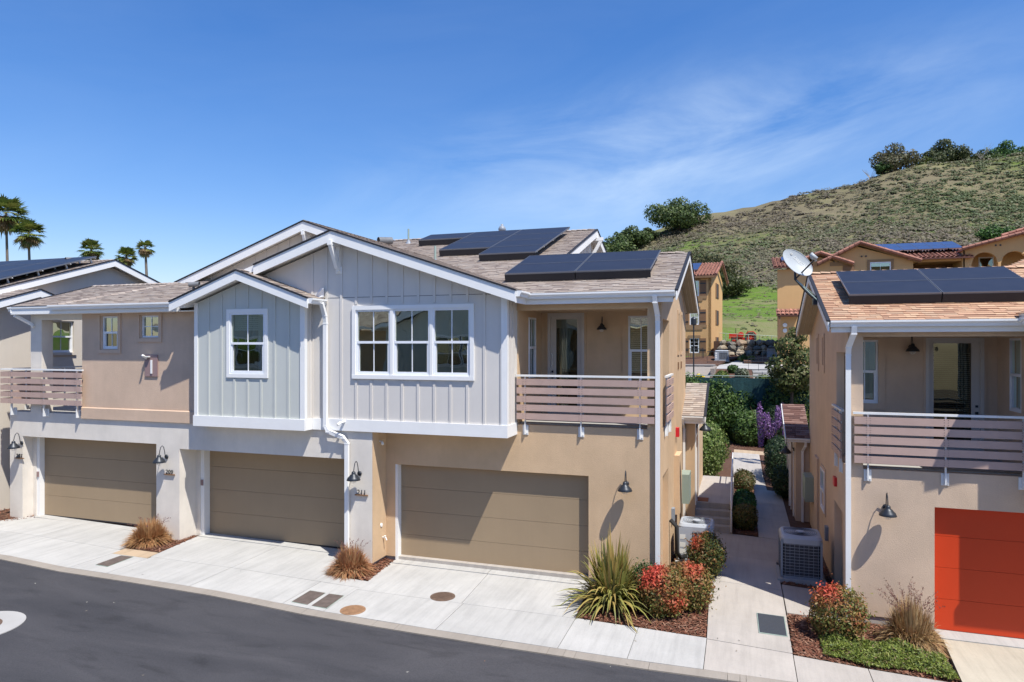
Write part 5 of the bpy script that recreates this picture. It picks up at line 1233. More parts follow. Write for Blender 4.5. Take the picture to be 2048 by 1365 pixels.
MB().tube([tuple(low), tuple(mast + Vector((.03, .35, .12)))], .012, 6).tube([tuple(low), tuple(mast + Vector((.03, -.35, -.05)))], .012, 6).build('strut', 'galv', t)
MB().box(1.62, 1.72, 17.3, 17.55, 6.48, 6.7).build('mount', 'darkmetal', t)

# ================================================================== VEGETATION
def np_mesh(name, V_, F_, C_, m, parent=None, quads=True):
    me = bpy.data.meshes.new(name); nv, nf = len(V_), len(F_); k = F_.shape[1]
    me.vertices.add(nv); me.vertices.foreach_set('co', np.ascontiguousarray(V_, dtype=np.float32).ravel())
    me.loops.add(nf * k); me.loops.foreach_set('vertex_index', np.ascontiguousarray(F_, dtype=np.int32).ravel())
    me.polygons.add(nf); me.polygons.foreach_set('loop_start', np.arange(0, nf * k, k, dtype=np.int32)); me.polygons.foreach_set('loop_total', np.full(nf, k, dtype=np.int32))
    me.update(calc_edges=True); me.materials.append(M[m] if isinstance(m, str) else m)
    ca = me.color_attributes.new('tint', 'FLOAT_COLOR', 'POINT'); ca.data.foreach_set('color', np.ascontiguousarray(C_, dtype=np.float32).ravel())
    return link(name, me, parent)
def leaves(P, Nn, size, cols, asp=.55, jit=.5):
    """one rhomb-shaped folded leaf per point"""
    n = len(P); Nn = Nn + rng.normal(0, jit, (n, 3)); Nn /= np.linalg.norm(Nn, axis=1, keepdims=True) + 1e-9
    A = rng.normal(0, 1, (n, 3)); A -= Nn * (A * Nn).sum(1, keepdims=True); A /= np.linalg.norm(A, axis=1, keepdims=True) + 1e-9
    B = np.cross(Nn, A); s = (size * rng.uniform(.6, 1.3, n))[:, None]
    V_ = np.stack([P - A * s, P + B * s * asp + Nn * s * .15, P + A * s, P - B * s * asp + Nn * s * .15], 1).reshape(-1, 3)
    F_ = np.arange(4 * n).reshape(n, 4)
    C_ = np.repeat(np.concatenate([cols, np.ones((n, 1))], 1), 4, 0)
    return V_, F_, C_
def pick(pal, n, w=None, j=.18):
    pal = np.array(pal); i = rng.choice(len(pal), n, p=w); return np.clip(pal[i] * rng.uniform(1 - j, 1 + j, (n, 1)), 0, 1)
def blob_pts(c, r, n, shell=.45, lumps=7, lump=.22):
    """points through a lumpy ellipsoid volume, denser near its surface; returns points and outward normals"""
    D = rng.normal(0, 1, (n, 3)); D /= np.linalg.norm(D, axis=1, keepdims=True)
    L = rng.normal(0, 1, (lumps, 3)); L /= np.linalg.norm(L, axis=1, keepdims=True)
    bumpv = 1 + lump * (np.clip((D @ L.T) - .55, 0, 1).max(1) * 2.2 - .3)
    rad = rng.uniform(shell, 1, n) ** .6 * bumpv
    return np.array(c) + D * rad[:, None] * np.array(r), D
def crown(parent, c, r, n, size, pal, name='crown', w=None, **k):
    P, D = blob_pts(c, r, n, **k); V_, F_, C_ = leaves(P, D, np.full(n, size), pick(pal, n, w)); return np_mesh(name, V_, F_, C_, 'leaf', parent)
NAND = [(.26, .15, .05), (.18, .15, .04), (.14, .17, .04), (.30, .14, .055), (.11, .14, .035), (.26, .20, .06)]
GRN = [(.055, .105, .022), (.075, .135, .028), (.035, .075, .018), (.10, .165, .035)]
DKG = [(.022, .045, .016), (.032, .06, .02), (.018, .036, .013), (.045, .075, .025)]
YGR = [(.13, .17, .03), (.09, .14, .028), (.17, .20, .045), (.06, .10, .022)]
def nandina(x, y, r, h, label, hot=.35, n=5200, base=NAND):
    z = zg(x); t = thing('nandina_shrub', label, 'shrub', (x, y, z), 'rounded shrubs by the alley')
    c = np.array((x, y, z + h * .52)); P, D = blob_pts(c, (r, r, h * .52), n, shell=.5, lumps=20, lump=.24); P = c + (P - c) * (1 + .10 * rng.standard_normal((len(P), 1)) ** 2 * .5)
    P = P[P[:, 2] > z + .02]; D = P - c; D /= np.linalg.norm(D, axis=1, keepdims=True); n = len(P)
    cols = pick(base, n)
    hs = np.clip(np.sin(P[:, 0] * 5.5 + x * 3) * np.cos(P[:, 2] * 5 + x) * .75 + D[:, 2] * .45 - D[:, 0] * .35 + rng.normal(0, .22, n) - .45 + hot, 0, 1)
    cols = cols * (1 - hs[:, None]) + np.array((.60, .095, .06)) * hs[:, None]
    V_, F_, C_ = leaves(P, D + np.array((0, 0, .3)), np.full(n, .036), cols, .42, .8); np_mesh('crown', V_, F_, C_, 'leaf', t)
    mb = MB()
    for k in range(14): a = random.uniform(0, 6.28); rr = r * random.uniform(.3, .8); mb.tube([(x + .06 * math.cos(a), y + .06 * math.sin(a), z - .03), (x + rr * math.cos(a), y + rr * math.sin(a), z + h * .7)], [.010, .004], 5)
    mb.build('stem', 'bark', t); return t
nandina(-1.50, 14.35, .42, .92, 'brightest scarlet rounded shrub in the mulch right of the spiky plant', .62)
nandina(-1.02, 14.95, .44, .88, 'dusky red and olive rounded shrub just behind the scarlet one by the walkway', .12)
nandina(-1.92, 14.8, .32, .8, 'dark green shrub squeezed between the spiky plant and the scarlet shrub', -.45, 2800, [(.03, .07, .02), (.05, .10, .03), (.08, .10, .03)])
nandina(-.78, 17.15, .40, .95, 'olive and rust clipped shrub in front of the sunlit air conditioner', -.25, 5200, [(.07, .09, .02), (.12, .11, .03), (.20, .12, .04), (.05, .08, .02)])
nandina(1.80, 14.62, .47, .92, 'pink-topped round shrub beside the white downspout of the beige house', .22, 6000)
nandina(-21.7, 13.9, .42, .7, 'red and green shrub at the far left edge beside house number 207', .05, 3500)
nandina(-23.6, 15.4, .4, .75, 'small reddish shrub behind the pale pier at the far left', .2, 1800)
def blade_clump(x, y, n, h, spread, w, pal, label, name, cat, tips=None, seg=6, mname='dry', width_pow=1., upright=.0, group=None, plumes=0, rad=.12):
    z = zg(x); t = thing(name, label, cat, (x, y, z), group); Vs, Fs, Cs = [], [], []
    pal = np.array(pal)
    for i in range(n):
        a = rng.uniform(0, 2 * math.pi); el = rng.beta(1.0 + upright, 1.15); L = h * rng.uniform(.65, 1.15); out = spread * (1 - el) * rng.uniform(.7, 1.1) + .05
        b0 = np.array((x + math.cos(a) * rad * rng.uniform(0, 1), y + math.sin(a) * rad * rng.uniform(0, 1), z)); dr = np.array((math.cos(a), math.sin(a), 0)); sd = np.array((-math.sin(a), math.cos(a), 0))
        c0 = pal[rng.integers(len(pal))] * rng.uniform(.8, 1.2); c1 = c0 if tips is None else np.array(tips[rng.integers(len(tips))]); j = len(Vs); top = L * (.35 + .65 * el); droop = L * .55 * (1 - el) * rng.uniform(.6, 1.2)
        twist = rng.uniform(-.5, .5)
        for k in range(seg + 1):
            u = k / seg; p = b0 + dr * out * u ** 1.25 + np.array((0, 0, top * u - droop * u ** 3)); p[2] = max(p[2], z + .01)
            ww = w * rng.uniform(.95, 1.05) * (min(1, .55 + u * 2) * (1 - u ** 2.2) + .06) ; s2 = sd * math.cos(twist * u) + np.array((0, 0, math.sin(twist * u)))
            Vs += [p - s2 * ww, p + s2 * ww]; cc = c0 * (1 - u) + c1 * u; Cs += [(*cc, 1)] * 2
        for k in range(seg): Fs.append((j + 2 * k, j + 2 * k + 1, j + 2 * k + 3, j + 2 * k + 2))
    np_mesh('blades', np.array(Vs), np.array(Fs), np.clip(np.array(Cs), 0, 1), mname, t)
    if plumes:
        Vs, Fs, Cs = [], [], []
        for i in range(plumes):
            a = rng.uniform(0, 6.28); o = spread * rng.uniform(.3, .9); hh = h * rng.uniform(1.0, 1.35); bend = rng.uniform(.05, .2)
            for k in range(26):
                u = .72 + .28 * k / 26; p = np.array((x + math.cos(a) * (o * u + bend * u ** 4), y + math.sin(a) * (o * u + bend * u ** 4), z + hh * u - .12 * u ** 6)); q = p + rng.normal(0, .012, 3); j = len(Vs)
                Vs += [p, q + (0, 0, .022), q + (.006, 0, .0)]; Fs.append((j, j + 1, j + 2)); Cs += [(.22, .11, .09, 1)] * 3
        np_mesh('seed_head', np.array(Vs), np.array(Fs), np.array(Cs), 'dry', t)
        mb = MB()
    return t
FG_ = 'fountain grass clumps along the alley'
RUST = [(.30, .12, .05), (.38, .20, .09), (.22, .085, .04), (.42, .27, .13)]; STRAW = [(.48, .33, .15), (.34, .18, .08), (.52, .38, .20)]
blade_clump(-8.98, 14.45, 2600, .66, .50, .012, [(.40, .14, .06), (.46, .22, .10), (.30, .10, .05), (.48, .30, .15)], 'rust-brown mounded grass clump at the foot of the pier numbered 211', 'fountain_grass', 'grass clump', [(.42, .22, .11), (.36, .15, .07), (.46, .30, .15)], group=FG_, plumes=14, rad=.26, upright=.25)
blade_clump(-15.42, 14.6, 2600, .64, .54, .013, [(.42, .18, .07), (.50, .28, .12), (.32, .17, .07)], 'straw and rust grass clump at the foot of the pier numbered 209', 'fountain_grass', 'grass clump', [(.48, .30, .14), (.40, .20, .09)], group=FG_, plumes=12, rad=.3, upright=.2)
blade_clump(3.1, 14.8, 2600, .92, .52, .010, [(.34, .19, .10), (.44, .29, .15), (.26, .14, .08), (.20, .17, .07)], 'tall brown grass with purple plumes beside the red garage door', 'fountain_grass', 'grass clump', STRAW, group=FG_, plumes=42, rad=.28, upright=.3)
blade_clump(-2.58, 14.45, 430, 1.60, 1.15, .034, [(.17, .21, .05), (.28, .30, .07), (.42, .39, .10), (.19, .13, .06), (.12, .16, .05)], 'large spiky green and yellow flax plant in front of the tan wall', 'flax_plant', 'flax plant', [(.34, .32, .08), (.46, .33, .10), (.22, .22, .07)], seg=6, mname='leaf', upright=.35, rad=.28)
# creeping juniper
t = thing('juniper', 'low bright green creeping juniper spreading over the mulch by the kerb', 'ground shrub', (2.3, 13.9, -.2))
n = 14000; u = rng.uniform(0, 1, n); v = rng.uniform(0, 1, n)
X_ = 1.45 + 2.1 * u; Y_ = 13.5 + .06 * np.sin(X_ * 5) + (1.55 - .75 * u - .2 * np.sin(X_ * 3 + 1)) * v
mx_ = np.sin(X_ * 7.3 + np.cos(Y_ * 6) * 1.4) * np.cos(Y_ * 8.1 + X_) ; Z_ = np.array([zg(a) for a in X_]) + .05 + (.13 + .07 * mx_) * rng.uniform(.3, 1, n) * np.clip(np.minimum(np.minimum(u, 1 - u) * 9, np.minimum(v, 1 - v) * 6), .2, 1)
keep = rng.uniform(0, 1, n) < .75 + .25 * mx_
P = np.stack([X_, Y_, Z_], 1)[keep]; n = len(P); Dn = np.tile((.3, -.35, .85), (n, 1))
V_, F_, C_ = leaves(P, Dn, np.full(n, .040), pick([(.15, .19, .035), (.21, .26, .045), (.09, .13, .03), (.26, .28, .08), (.28, .20, .11)], n, [.3, .33, .2, .12, .05]), .28, .8); np_mesh('foliage', V_, F_, C_, 'leaf', t)
# planter strip and walkway shrubs
def shrub(x, y, z, r, n, size, pal, label, group=None, name='shrub', **k):
    t = thing(name, label, 'shrub', (x, y, z), group); crown(t, (x, y, z + r[2] * .8), r, n, size, pal, **k)
    mb = MB()
    for i in range(6): a = i * 1.05; mb.tube([(x, y, z - .05), (x + r[0] * .5 * math.cos(a), y + r[1] * .5 * math.sin(a), z + r[2])], [.03, .01], 5)
    mb.build('stem', 'bark', t); return t
shrub(.12, 22.1, -.08, (.42, .5, .42), 2600, .04, [(.13, .12, .03), (.20, .14, .05), (.08, .09, .02), (.10, .11, .03)], 'brown-green clipped shrub at the near end of the planter beside the handrail')
shrub(.15, 24.4, -.08, (.40, 1.9, .34), 4200, .04, [(.03, .11, .025), (.045, .15, .03), (.02, .07, .02)], 'long emerald green hedge strip between the landing and the walkway')
shrub(.15, 28.6, -.1, (.4, 1.3, .36), 2400, .045, [(.10, .09, .03), (.16, .10, .04), (.06, .08, .02)], 'bronze-green shrub at the far end of the planter strip')
shrub(-1.35, 28.6, .3, (.75, 1.3, 1.2), 7000, .055, [(.12, .19, .035), (.17, .24, .06), (.08, .13, .03), (.24, .28, .10)], 'light green shrub with pale tips filling the corner behind the landing')
shrub(-1.3, 31.8, .2, (.8, 1.3, .95), 4500, .055, YGR, 'yellow-green shrub behind the pale-tipped one along the house')
shrub(1.75, 31.0, -.1, (.85, 2.0, .95), 9000, .05, DKG, 'large dark green rounded shrub shading the right of the walkway')
shrub(1.55, 27.6, -.1, (.45, .9, .6), 2500, .05, DKG, 'small dark shrub hugging the beige house porch')
# redbud
t = thing('redbud_tree', 'small purple-flowering tree at the end of the walkway', 'tree', (1.55, 34.6, 0))
mb = MB()
for i in range(9): a = i * .7; mb.tube([(1.55, 34.6, -.1), (1.55 + .35 * math.cos(a), 34.6 + .3 * math.sin(a), 1.3), (1.5 + .95 * math.cos(a + .2) - .1, 34.6 + .7 * math.sin(a), 2.2 + .45 * math.sin(i * 2.1))], [.035, .022, .008], 5)
mb.build('trunk', 'bark', t)
for i in range(9):
    a = i * .7; crown(t, (1.5 + .62 * math.cos(a + .1), 34.6 + .5 * math.sin(a), 1.75 + .5 * math.sin(i * 2.1)), (.16, .16, .60), 420, .042, [(.22, .10, .29), (.28, .14, .35), (.15, .07, .20), (.33, .2, .40)], name='blossom')
# hedge bank at the back of the garden
HG = 'hedge shrubs on the bank below the green screen'
bank = [(-2.9, 38.6, 1.4, 2.0, GRN, 'glossy green hedge shrub behind the porch roof of the tan wall'), (-1.35, 39.6, 1.25, 1.75, GRN, 'deep green hedge shrub left of the dip in the hedge'), (.5, 38.2, 1.1, .9, GRN, 'low mid green hedge shrub in the dip above the mulch'),
        (1.4, 41.2, 1.5, 1.35, YGR, 'yellow-green airy hedge shrub in the middle of the bank'), (2.9, 39.8, 1.6, 2.1, YGR, 'tall olive hedge shrub beside the beige house corner'), (-.2, 36.6 + 3.4, .95, 1.0, GRN, 'small rounded hedge shrub behind the walkway end'),
        (-4.6, 40, 1.6, 1.7, GRN, 'hedge shrub mostly hidden behind the tan wall'), (2.2, 37.9, 1.0, 1.1, DKG, 'darker hedge shrub behind the purple tree')]
bank = [(x, y + 3.0, r, h + .1, p_, l) for x, y, r, h, p_, l in bank if y < 41] + [(.1, 43.0, 1.4, 1.5, GRN, 'leafy hedge shrub filling the dip below the screen'), (2.7, 43.6, 1.6, 1.5, YGR, 'pale olive hedge shrub behind the open tree')]
for x, y, r, h, pal, lab in bank:
    z = max(terrain(x, y), 0) - .1; shrub(x, y, z, (r, 1.1, h), 6500, .085, pal, lab, HG, 'hedge_shrub', lumps=12, lump=.3)
# open tree right
def tree(x, y, z, h, tr, lobes, n, size, pal, label, group=None, name='tree', lump=.3):
    t = thing(name, label, 'tree', (x, y, z), group); mb = MB()
    mb.tube([(x, y, z - .4), (x + tr * .5, y, z + h * .3), (x - tr * .3, y + tr * .4, z + h * .62)], [tr, tr * .75, tr * .4], 9)
    for (lx, ly, lz, lr) in lobes: mb.tube([(x, y, z + h * .28), (x + lx * .5, y + ly * .5, z + lz * .75), (x + lx, y + ly, z + lz)], [tr * .5, tr * .3, tr * .1], 6)
    mb.build('trunk', 'bark', t); Vs, Fs, Cs = [], [], []; off = 0
    for (lx, ly, lz, lr) in lobes:
        k = int(n * lr ** 2 / sum(q[3] ** 2 for q in lobes)); P, D = blob_pts((x + lx, y + ly, z + lz), (lr, lr, lr * .8), k, shell=.4, lumps=9, lump=lump)
        V_, F_, C_ = leaves(P, D, np.full(k, size), pick(pal, k, j=.3)); Vs.append(V_); Fs.append(F_ + off); Cs.append(C_); off += len(V_)
    np_mesh('crown', np.concatenate(Vs), np.concatenate(Fs), np.concatenate(Cs), 'leaf', t); return t
random.seed(5)
tree(2.75, 41.5, 2.0, 4.6, .1, [(-.1, 0, 3.5, .75), (.5, .2, 2.8, .9), (-.5, 0, 2.4, .8), (.3, 0, 4.1, .55), (-.2, .1, 1.6, .9), (.7, 0, 1.7, .9)], 3600, .11, [(.10, .13, .035), (.14, .16, .05), (.06, .09, .025), (.18, .17, .07)], 'feathery open olive tree beside the beige house corner')

# ================================================================== BEYOND THE GARDENS
def far(x): return x
zf = lambda x, y: terrain(x, y)
# green windscreen fence
t = thing('screen_fence', 'dark green fabric windscreen fence behind the hedge', 'fence', (-1, 43, 2))
mb = MB(); n = 40
for i in range(n):
    a = -7 + 12 * i / n; b = -7 + 12 * (i + 1) / n; mb.poly([(a, 43 + .05 * math.sin(a * 5), 1.5), (b, 43 + .05 * math.sin(b * 5), 1.5), (b, 43 + .04 * math.sin(b * 3), 3.62 - .05 * abs(math.sin(b * 1.2))), (a, 43 + .04 * math.sin(a * 3), 3.62 - .05 * abs(math.sin(a * 1.2)))])
mb.build('fabric', 'green_screen', t)
for k in range(7): MB().tube([(-7 + k * 2, 43.08, 1.2), (-7 + k * 2, 43.08, 3.72)], .03, 8).build('post', 'galv', t)
MB().tube([(-7, 43.08, 3.7), (5, 43.08, 3.7)], .022, 8).build('top_rail', 'galv', t)
# pale terraces, stairs and beds in front of the ochre houses
def plate3(pts, name, m, parent=None, th=.15, kind='structure'):
    mb = MB(); k = len(pts); a = [mb.pt(p) for p in pts]; b = [mb.pt((p[0], p[1], p[2] - th)) for p in pts]; mb.f.append(a); mb.f.append(b[::-1])
    for i in range(k): mb.f.append([a[i], a[(i + 1) % k], b[(i + 1) % k], b[i]])
    o = mb.build(name, m, parent); o['kind'] = kind; return o
plate3([(-1.9, 55.0, 3.75), (5, 55.0, 3.75), (5, 64, 4.15), (-.4, 64, 4.15), (-.9, 60, 4.0), (-1.9, 58, 3.9)], 'terrace', 'concrete_plain')
for i in range(4): plate3([(.9, 50.2 + i * 1.2, 3.02 + i * .19), (2.6, 50.2 + i * 1.2, 3.02 + i * .19), (2.6, 51.4 + i * 1.2, 3.02 + i * .19), (.9, 51.4 + i * 1.2, 3.02 + i * .19)], 'step', 'concrete_plain')
plate3([(-2.0, 47, 3.0), (.85, 47, 3.0), (.85, 54.8, 3.72), (-2.0, 54.8, 3.72)], 'planting_bed', 'soil')
plate3([(.3, 60.5, 4.2), (5, 60.5, 4.2), (5, 66.4, 4.62), (.3, 66.4, 4.62)], 'planting_bed', 'soil')
# split block retaining wall at the left
t = thing('retaining_wall', 'low tan split-block retaining wall left of the reddish planting bed', 'wall', (-3.5, 56, 3))
cnt = 0
for r_ in range(6):
    for k in range(14):
        x0 = -8.4 + k * .46 + (.23 if r_ % 2 else 0)
        MB().box(x0, x0 + .445, 56 - random.uniform(0, .03), 56.3, 2.75 + r_ * .2, 2.75 + r_ * .2 + .19).build('block', 'cmu', t)
MB().box(-8.5, -1.85, 55.95, 56.35, 3.95, 4.03).build('cap', 'concrete_warm', t)
MB().box(-1.98, -1.72, 50, 56.3, 2.6, 3.9).build('wall_return', 'cmu', t)
def pal_rail(x0, x1, y, z, h, label, gap=.13, slope=0, sub=True):
    t = thing('metal_railing', label, 'railing', (x0, y, z)); zz = lambda x: z + slope * (x - x0)
    MB().hexa([(x0, y - .02, zz(x0) + h), (x1, y - .02, zz(x1) + h), (x1, y + .02, zz(x1) + h), (x0, y + .02, zz(x0) + h), (x0, y - .02, zz(x0) + h + .05), (x1, y - .02, zz(x1) + h + .05), (x1, y + .02, zz(x1) + h + .05), (x0, y + .02, zz(x0) + h + .05)]).build('rail', 'darkmetal', t)
    MB().hexa([(x0, y - .015, zz(x0) + .1), (x1, y - .015, zz(x1) + .1), (x1, y + .015, zz(x1) + .1), (x0, y + .015, zz(x0) + .1), (x0, y - .015, zz(x0) + .14), (x1, y - .015, zz(x1) + .14), (x1, y + .015, zz(x1) + .14), (x0, y + .015, zz(x0) + .14)]).build('bottom_rail', 'darkmetal', t)
    x = x0; mb = MB()
    while x <= x1: MB().box(x - .012, x + .012, y - .012, y + .012, zz(x) + .02, zz(x) + h).build('baluster', 'darkmetal', t); x += gap
    MB().box(x1 - .04, x1 + .04, y - .04, y + .04, zz(x1) - .3, zz(x1) + h + .12).build('post', 'darkmetal', t)
    return t
pal_rail(-7.5, -3.3, 66.5, 4.2, 1.0, 'dark brown picket railing in front of the ochre house ground floor', .17)
pal_rail(-2.55, 2.6, 58.0, 4.05, .95, 'thin dark handrail crossing in front of the pale terrace', .85, .02)
pal_rail(.6, 3.6, 53.5, 3.6, .95, 'thin dark stair handrail in front of the pale steps', .7, .05)
ac_unit(-1.55, 64.0, 4.15, 1.15, .95, 'distant grey air conditioner beside the ochre house corner', True)
t = thing('storage_box', 'dark grey box cabinet on the red bed below the boulders', 'box', (2.0, 64, 4.5)); MB().box(2.25, 3.05, 63.6, 64.3, 4.45, 5.3).build('body', 'ac', t); MB().box(2.2, 3.1, 63.5, 64.4, 5.3, 5.38).build('lid', 'darkmetal', t); MB().box(2.15, 3.15, 63.4, 64.5, 4.36, 4.45).build('pad', 'concrete_plain', t)
for i, (x, y, z, r) in enumerate([(-1.2, 48.5, 3.0, .55), (.1, 50, 3.2, .5), (-.5, 52.5, 3.5, .4), (1.5, 49.0, 2.9, .45), (2.6, 50.5, 3.1, .6), (.2, 62.5, 4.2, .35), (.9, 62.2, 4.2, .3), (3.1, 48.5, 3.1, .7)]):
    shrub(x, y, z, (r, r, r * .8), 700, .10, [YGR, [(.12, .14, .09), (.2, .22, .15), (.1, .12, .06)], GRN][i % 3], ['airy yellow-green shrub in the reddish bed', 'grey-green sage shrub beside the pale steps', 'green shrub in the bed below the terrace'][i % 3] + [' nearest the block wall', ' left of the pale steps', ' behind the others', ' above the hedge dip', ' beside the olive tree', ' under the boulders', ' under the boulders by the rail', ' farthest right'][i], 'garden shrubs below the boulder wall', 'garden_shrub')
t = thing('flower_clump', 'bright yellow flowers at the foot of the lamp post', 'flowers', (-2.5, 45, 3.3)); crown(t, (-2.45, 45.2, 3.45), (.28, .25, .28), 260, .07, [(.8, .6, .03), (.7, .55, .05), (.12, .2, .04)], name='blossom')
# boulder wall
t = thing('boulder_wall', 'stacked grey and tan boulder wall below the tractor', 'boulder wall', (1, 67.5, 4.6))
random.seed(3)
def boulder(cx, cy, cz, s, parent):
    vs, k = [], 0
    ph = [random.uniform(0, 6) for _ in range(6)]
    for i in range(5):
        th = math.pi * (i + .5) / 5
        for j in range(8):
            a = 2 * math.pi * (j + .5 * (i % 2)) / 8; q = 1 + .16 * math.sin(3 * a + ph[0]) + .13 * math.cos(2 * th + ph[1] + a) + random.uniform(-.07, .07)
            vs.append((cx + s[0] * q * math.sin(th) * math.cos(a), cy + s[1] * q * math.sin(th) * math.sin(a), cz + s[2] * q * math.cos(th)))
    fs = [tuple(range(8)), tuple(range(39, 31, -1))]
    for i in range(4):
        for j in range(8): fs.append((i * 8 + j, i * 8 + (j + 1) % 8, (i + 1) * 8 + (j + 1) % 8, (i + 1) * 8 + j))
    me = bpy.data.meshes.new('boulder'); me.from_pydata(vs, [], fs); me.materials.append(M['stone']); ca = me.color_attributes.new('tint', 'FLOAT_COLOR', 'POINT'); c = random.choice([(.24, .21, .16), (.17, .18, .16), (.30, .22, .15), (.20, .20, .18), (.34, .28, .20), (.15, .14, .12)])
    ca.data.foreach_set('color', np.array([(*c, 1)] * 40, dtype=np.float32).ravel()); link('boulder', me, parent)
x = -2.3
for r_ in range(3):
    x = -2.3 + r_ * .2
    while x < 4.6:
        w = random.uniform(.3, .62); boulder(x + w, 67.2 + r_ * .35 + random.uniform(-.1, .15), 4.72 + r_ * .5 + random.uniform(-.08, .08), (w * .98, .45, .32 * random.uniform(.85, 1.15)), t); x += w * 1.85
plate3([(-2.4, 68.3, 5.95), (5, 68.3, 5.95), (5, 76, 5.98), (-2.0, 76, 5.98)], 'field_edge', 'soil', th=1.9)
plate3([(-9, 43.3, 2.9), (-2.0, 43.3, 2.9), (-2.0, 55.9, 3.85), (-9, 55.9, 3.85)], 'planting_bed', 'cmu')
plate3([(-9, 57, 3.98), (-1.7, 57, 3.98), (-1.2, 64, 4.2), (0.6, 67.2, 4.7), (-9, 68.5, 4.2)], 'planting_bed', 'soil')
# wire field fence
t = thing('field_fence', 'galvanised wire fence with thin posts in front of the green hillside', 'fence', (1, 76, 6))
def fz(x): return terrain(x, 77) + .05
for i in range(9): x = -2.6 + i * 1.15; MB().tube([(x, 77, fz(x) - .2), (x, 77, fz(x) + 1.55)], .035 if i % 3 else .055, 6).build('post', 'galv', t)
for h in (.15, 1.5): MB().tube([(-2.6, 77, fz(-2.6) + h), (6.6, 77, fz(6.6) + h)], .03, 6).build('rail', 'galv', t)
for h in (.4, .65, .9, 1.2): MB().tube([(-2.6, 77, fz(-2.6) + h), (6.6, 77, fz(6.6) + h)], .008, 4).build('wire', 'galv', t)
# tractor
t = thing('tractor', 'small old red tractor parked behind the wire fence', 'tractor', (.6, 80, 6.2)); tx, ty = .35, 79.5; tz = terrain(tx, ty)
def wheel(cx, cy, r, w):
    MB().lathe([(r * .62, -w / 2), (r * .95, -w / 2), (r, -w * .3), (r, w * .3), (r * .95, w / 2), (r * .62, w / 2)], (cx, cy, tz + r), 24, axis='y').build('tyre', 'tyre', t)
    MB().lathe([(.001, -w * .2), (r * .2, -w * .35), (r * .3, -w * .15), (r * .64, -w * .3)], (cx, cy, tz + r), 20, axis='y').build('rim', 'tractor_red', t)
wheel(tx + .75, ty - .55, .62, .28); wheel(tx + .75, ty + .6, .62, .28); wheel(tx - .95, ty - .45, .36, .16); wheel(tx - .95, ty + .5, .36, .16)
MB().box(tx - 1.35, tx - .05, ty - .22, ty + .22, tz + .72, tz + 1.15).box(tx - 1.5, tx - 1.35, ty - .25, ty + .25, tz + .55, tz + 1.2).build('hood', 'tractor_red', t)
MB().box(tx - 1.3, tx + .9, ty - .14, ty + .14, tz + .42, tz + .72).build('chassis', 'tractor_red', t)
MB().lathe([(.001, -.2), (.3, -.18), (.32, 0), (.3, .18), (.001, .2)], (tx - .25, ty - .3, tz + 1.0), 14, axis='y').build('fuel_drum', 'tractor_red', t)
for s_ in (-.5, .5): MB().tube([(tx + .25, ty + s_, tz + 1.0), (tx + .55, ty + s_, tz + 1.33), (tx + 1.05, ty + s_, tz + 1.33), (tx + 1.35, ty + s_, tz + 1.0)], .06, 6).build('fender', 'tractor_red', t)
MB().box(tx + .6, tx + 1.0, ty - .2, ty + .2, tz + 1.05, tz + 1.12).box(tx + .95, tx + 1.02, ty - .2, ty + .2, tz + 1.12, tz + 1.4).build('seat', 'darkmetal', t); MB().tube([(tx + .2, ty, tz + 1.0), (tx + .45, ty, tz + 1.35)], .025, 6).tube([(tx + .45 + .02 * math.sin(q), ty + .2 * math.cos(q), tz + 1.36 + .18 * math.sin(q)) for q in [k * .7 for k in range(10)]], .02, 5).build('steering_wheel', 'darkmetal', t)
MB().tube([(tx - .8, ty, tz + 1.15), (tx - .8, ty, tz + 1.75)], .035, 6).build('exhaust', 'darkmetal', t)
# orange poppies by the fence
for k, (x, y) in enumerate([(3.1, 76.2), (4.9, 76.2), (1.9, 76.4)]): t = thing('poppy_clump', ['orange poppies left of centre behind the wire fence', 'orange poppies at the right end of the wire fence', 'small orange poppies nearest the tractor wheel'][k], 'flowers', (x, y, 6), 'orange flower clumps by the wire fence'); crown(t, (x, y, terrain(x, y) + .4), (.55, .3, .35), 260, .09, [(.75, .25, .03), (.65, .2, .03), (.2, .25, .06)], name='blossom')
# lamp post
t = thing('lamp_post', 'tall thin black post light rising in front of the ochre house', 'street lamp', (-2.87, 46, 3.0)); MB().tube([(-2.87, 46, 2.6), (-2.87, 46, 6.9)], .045, 8).build('pole', 'darkmetal', t); MB().lathe([(.1, 0), (.19, .06), (.19, .42), (.14, .5), (.03, .56)], (-2.87, 46, 6.85), 14, cap=True).build('lantern', 'darkmetal', t)

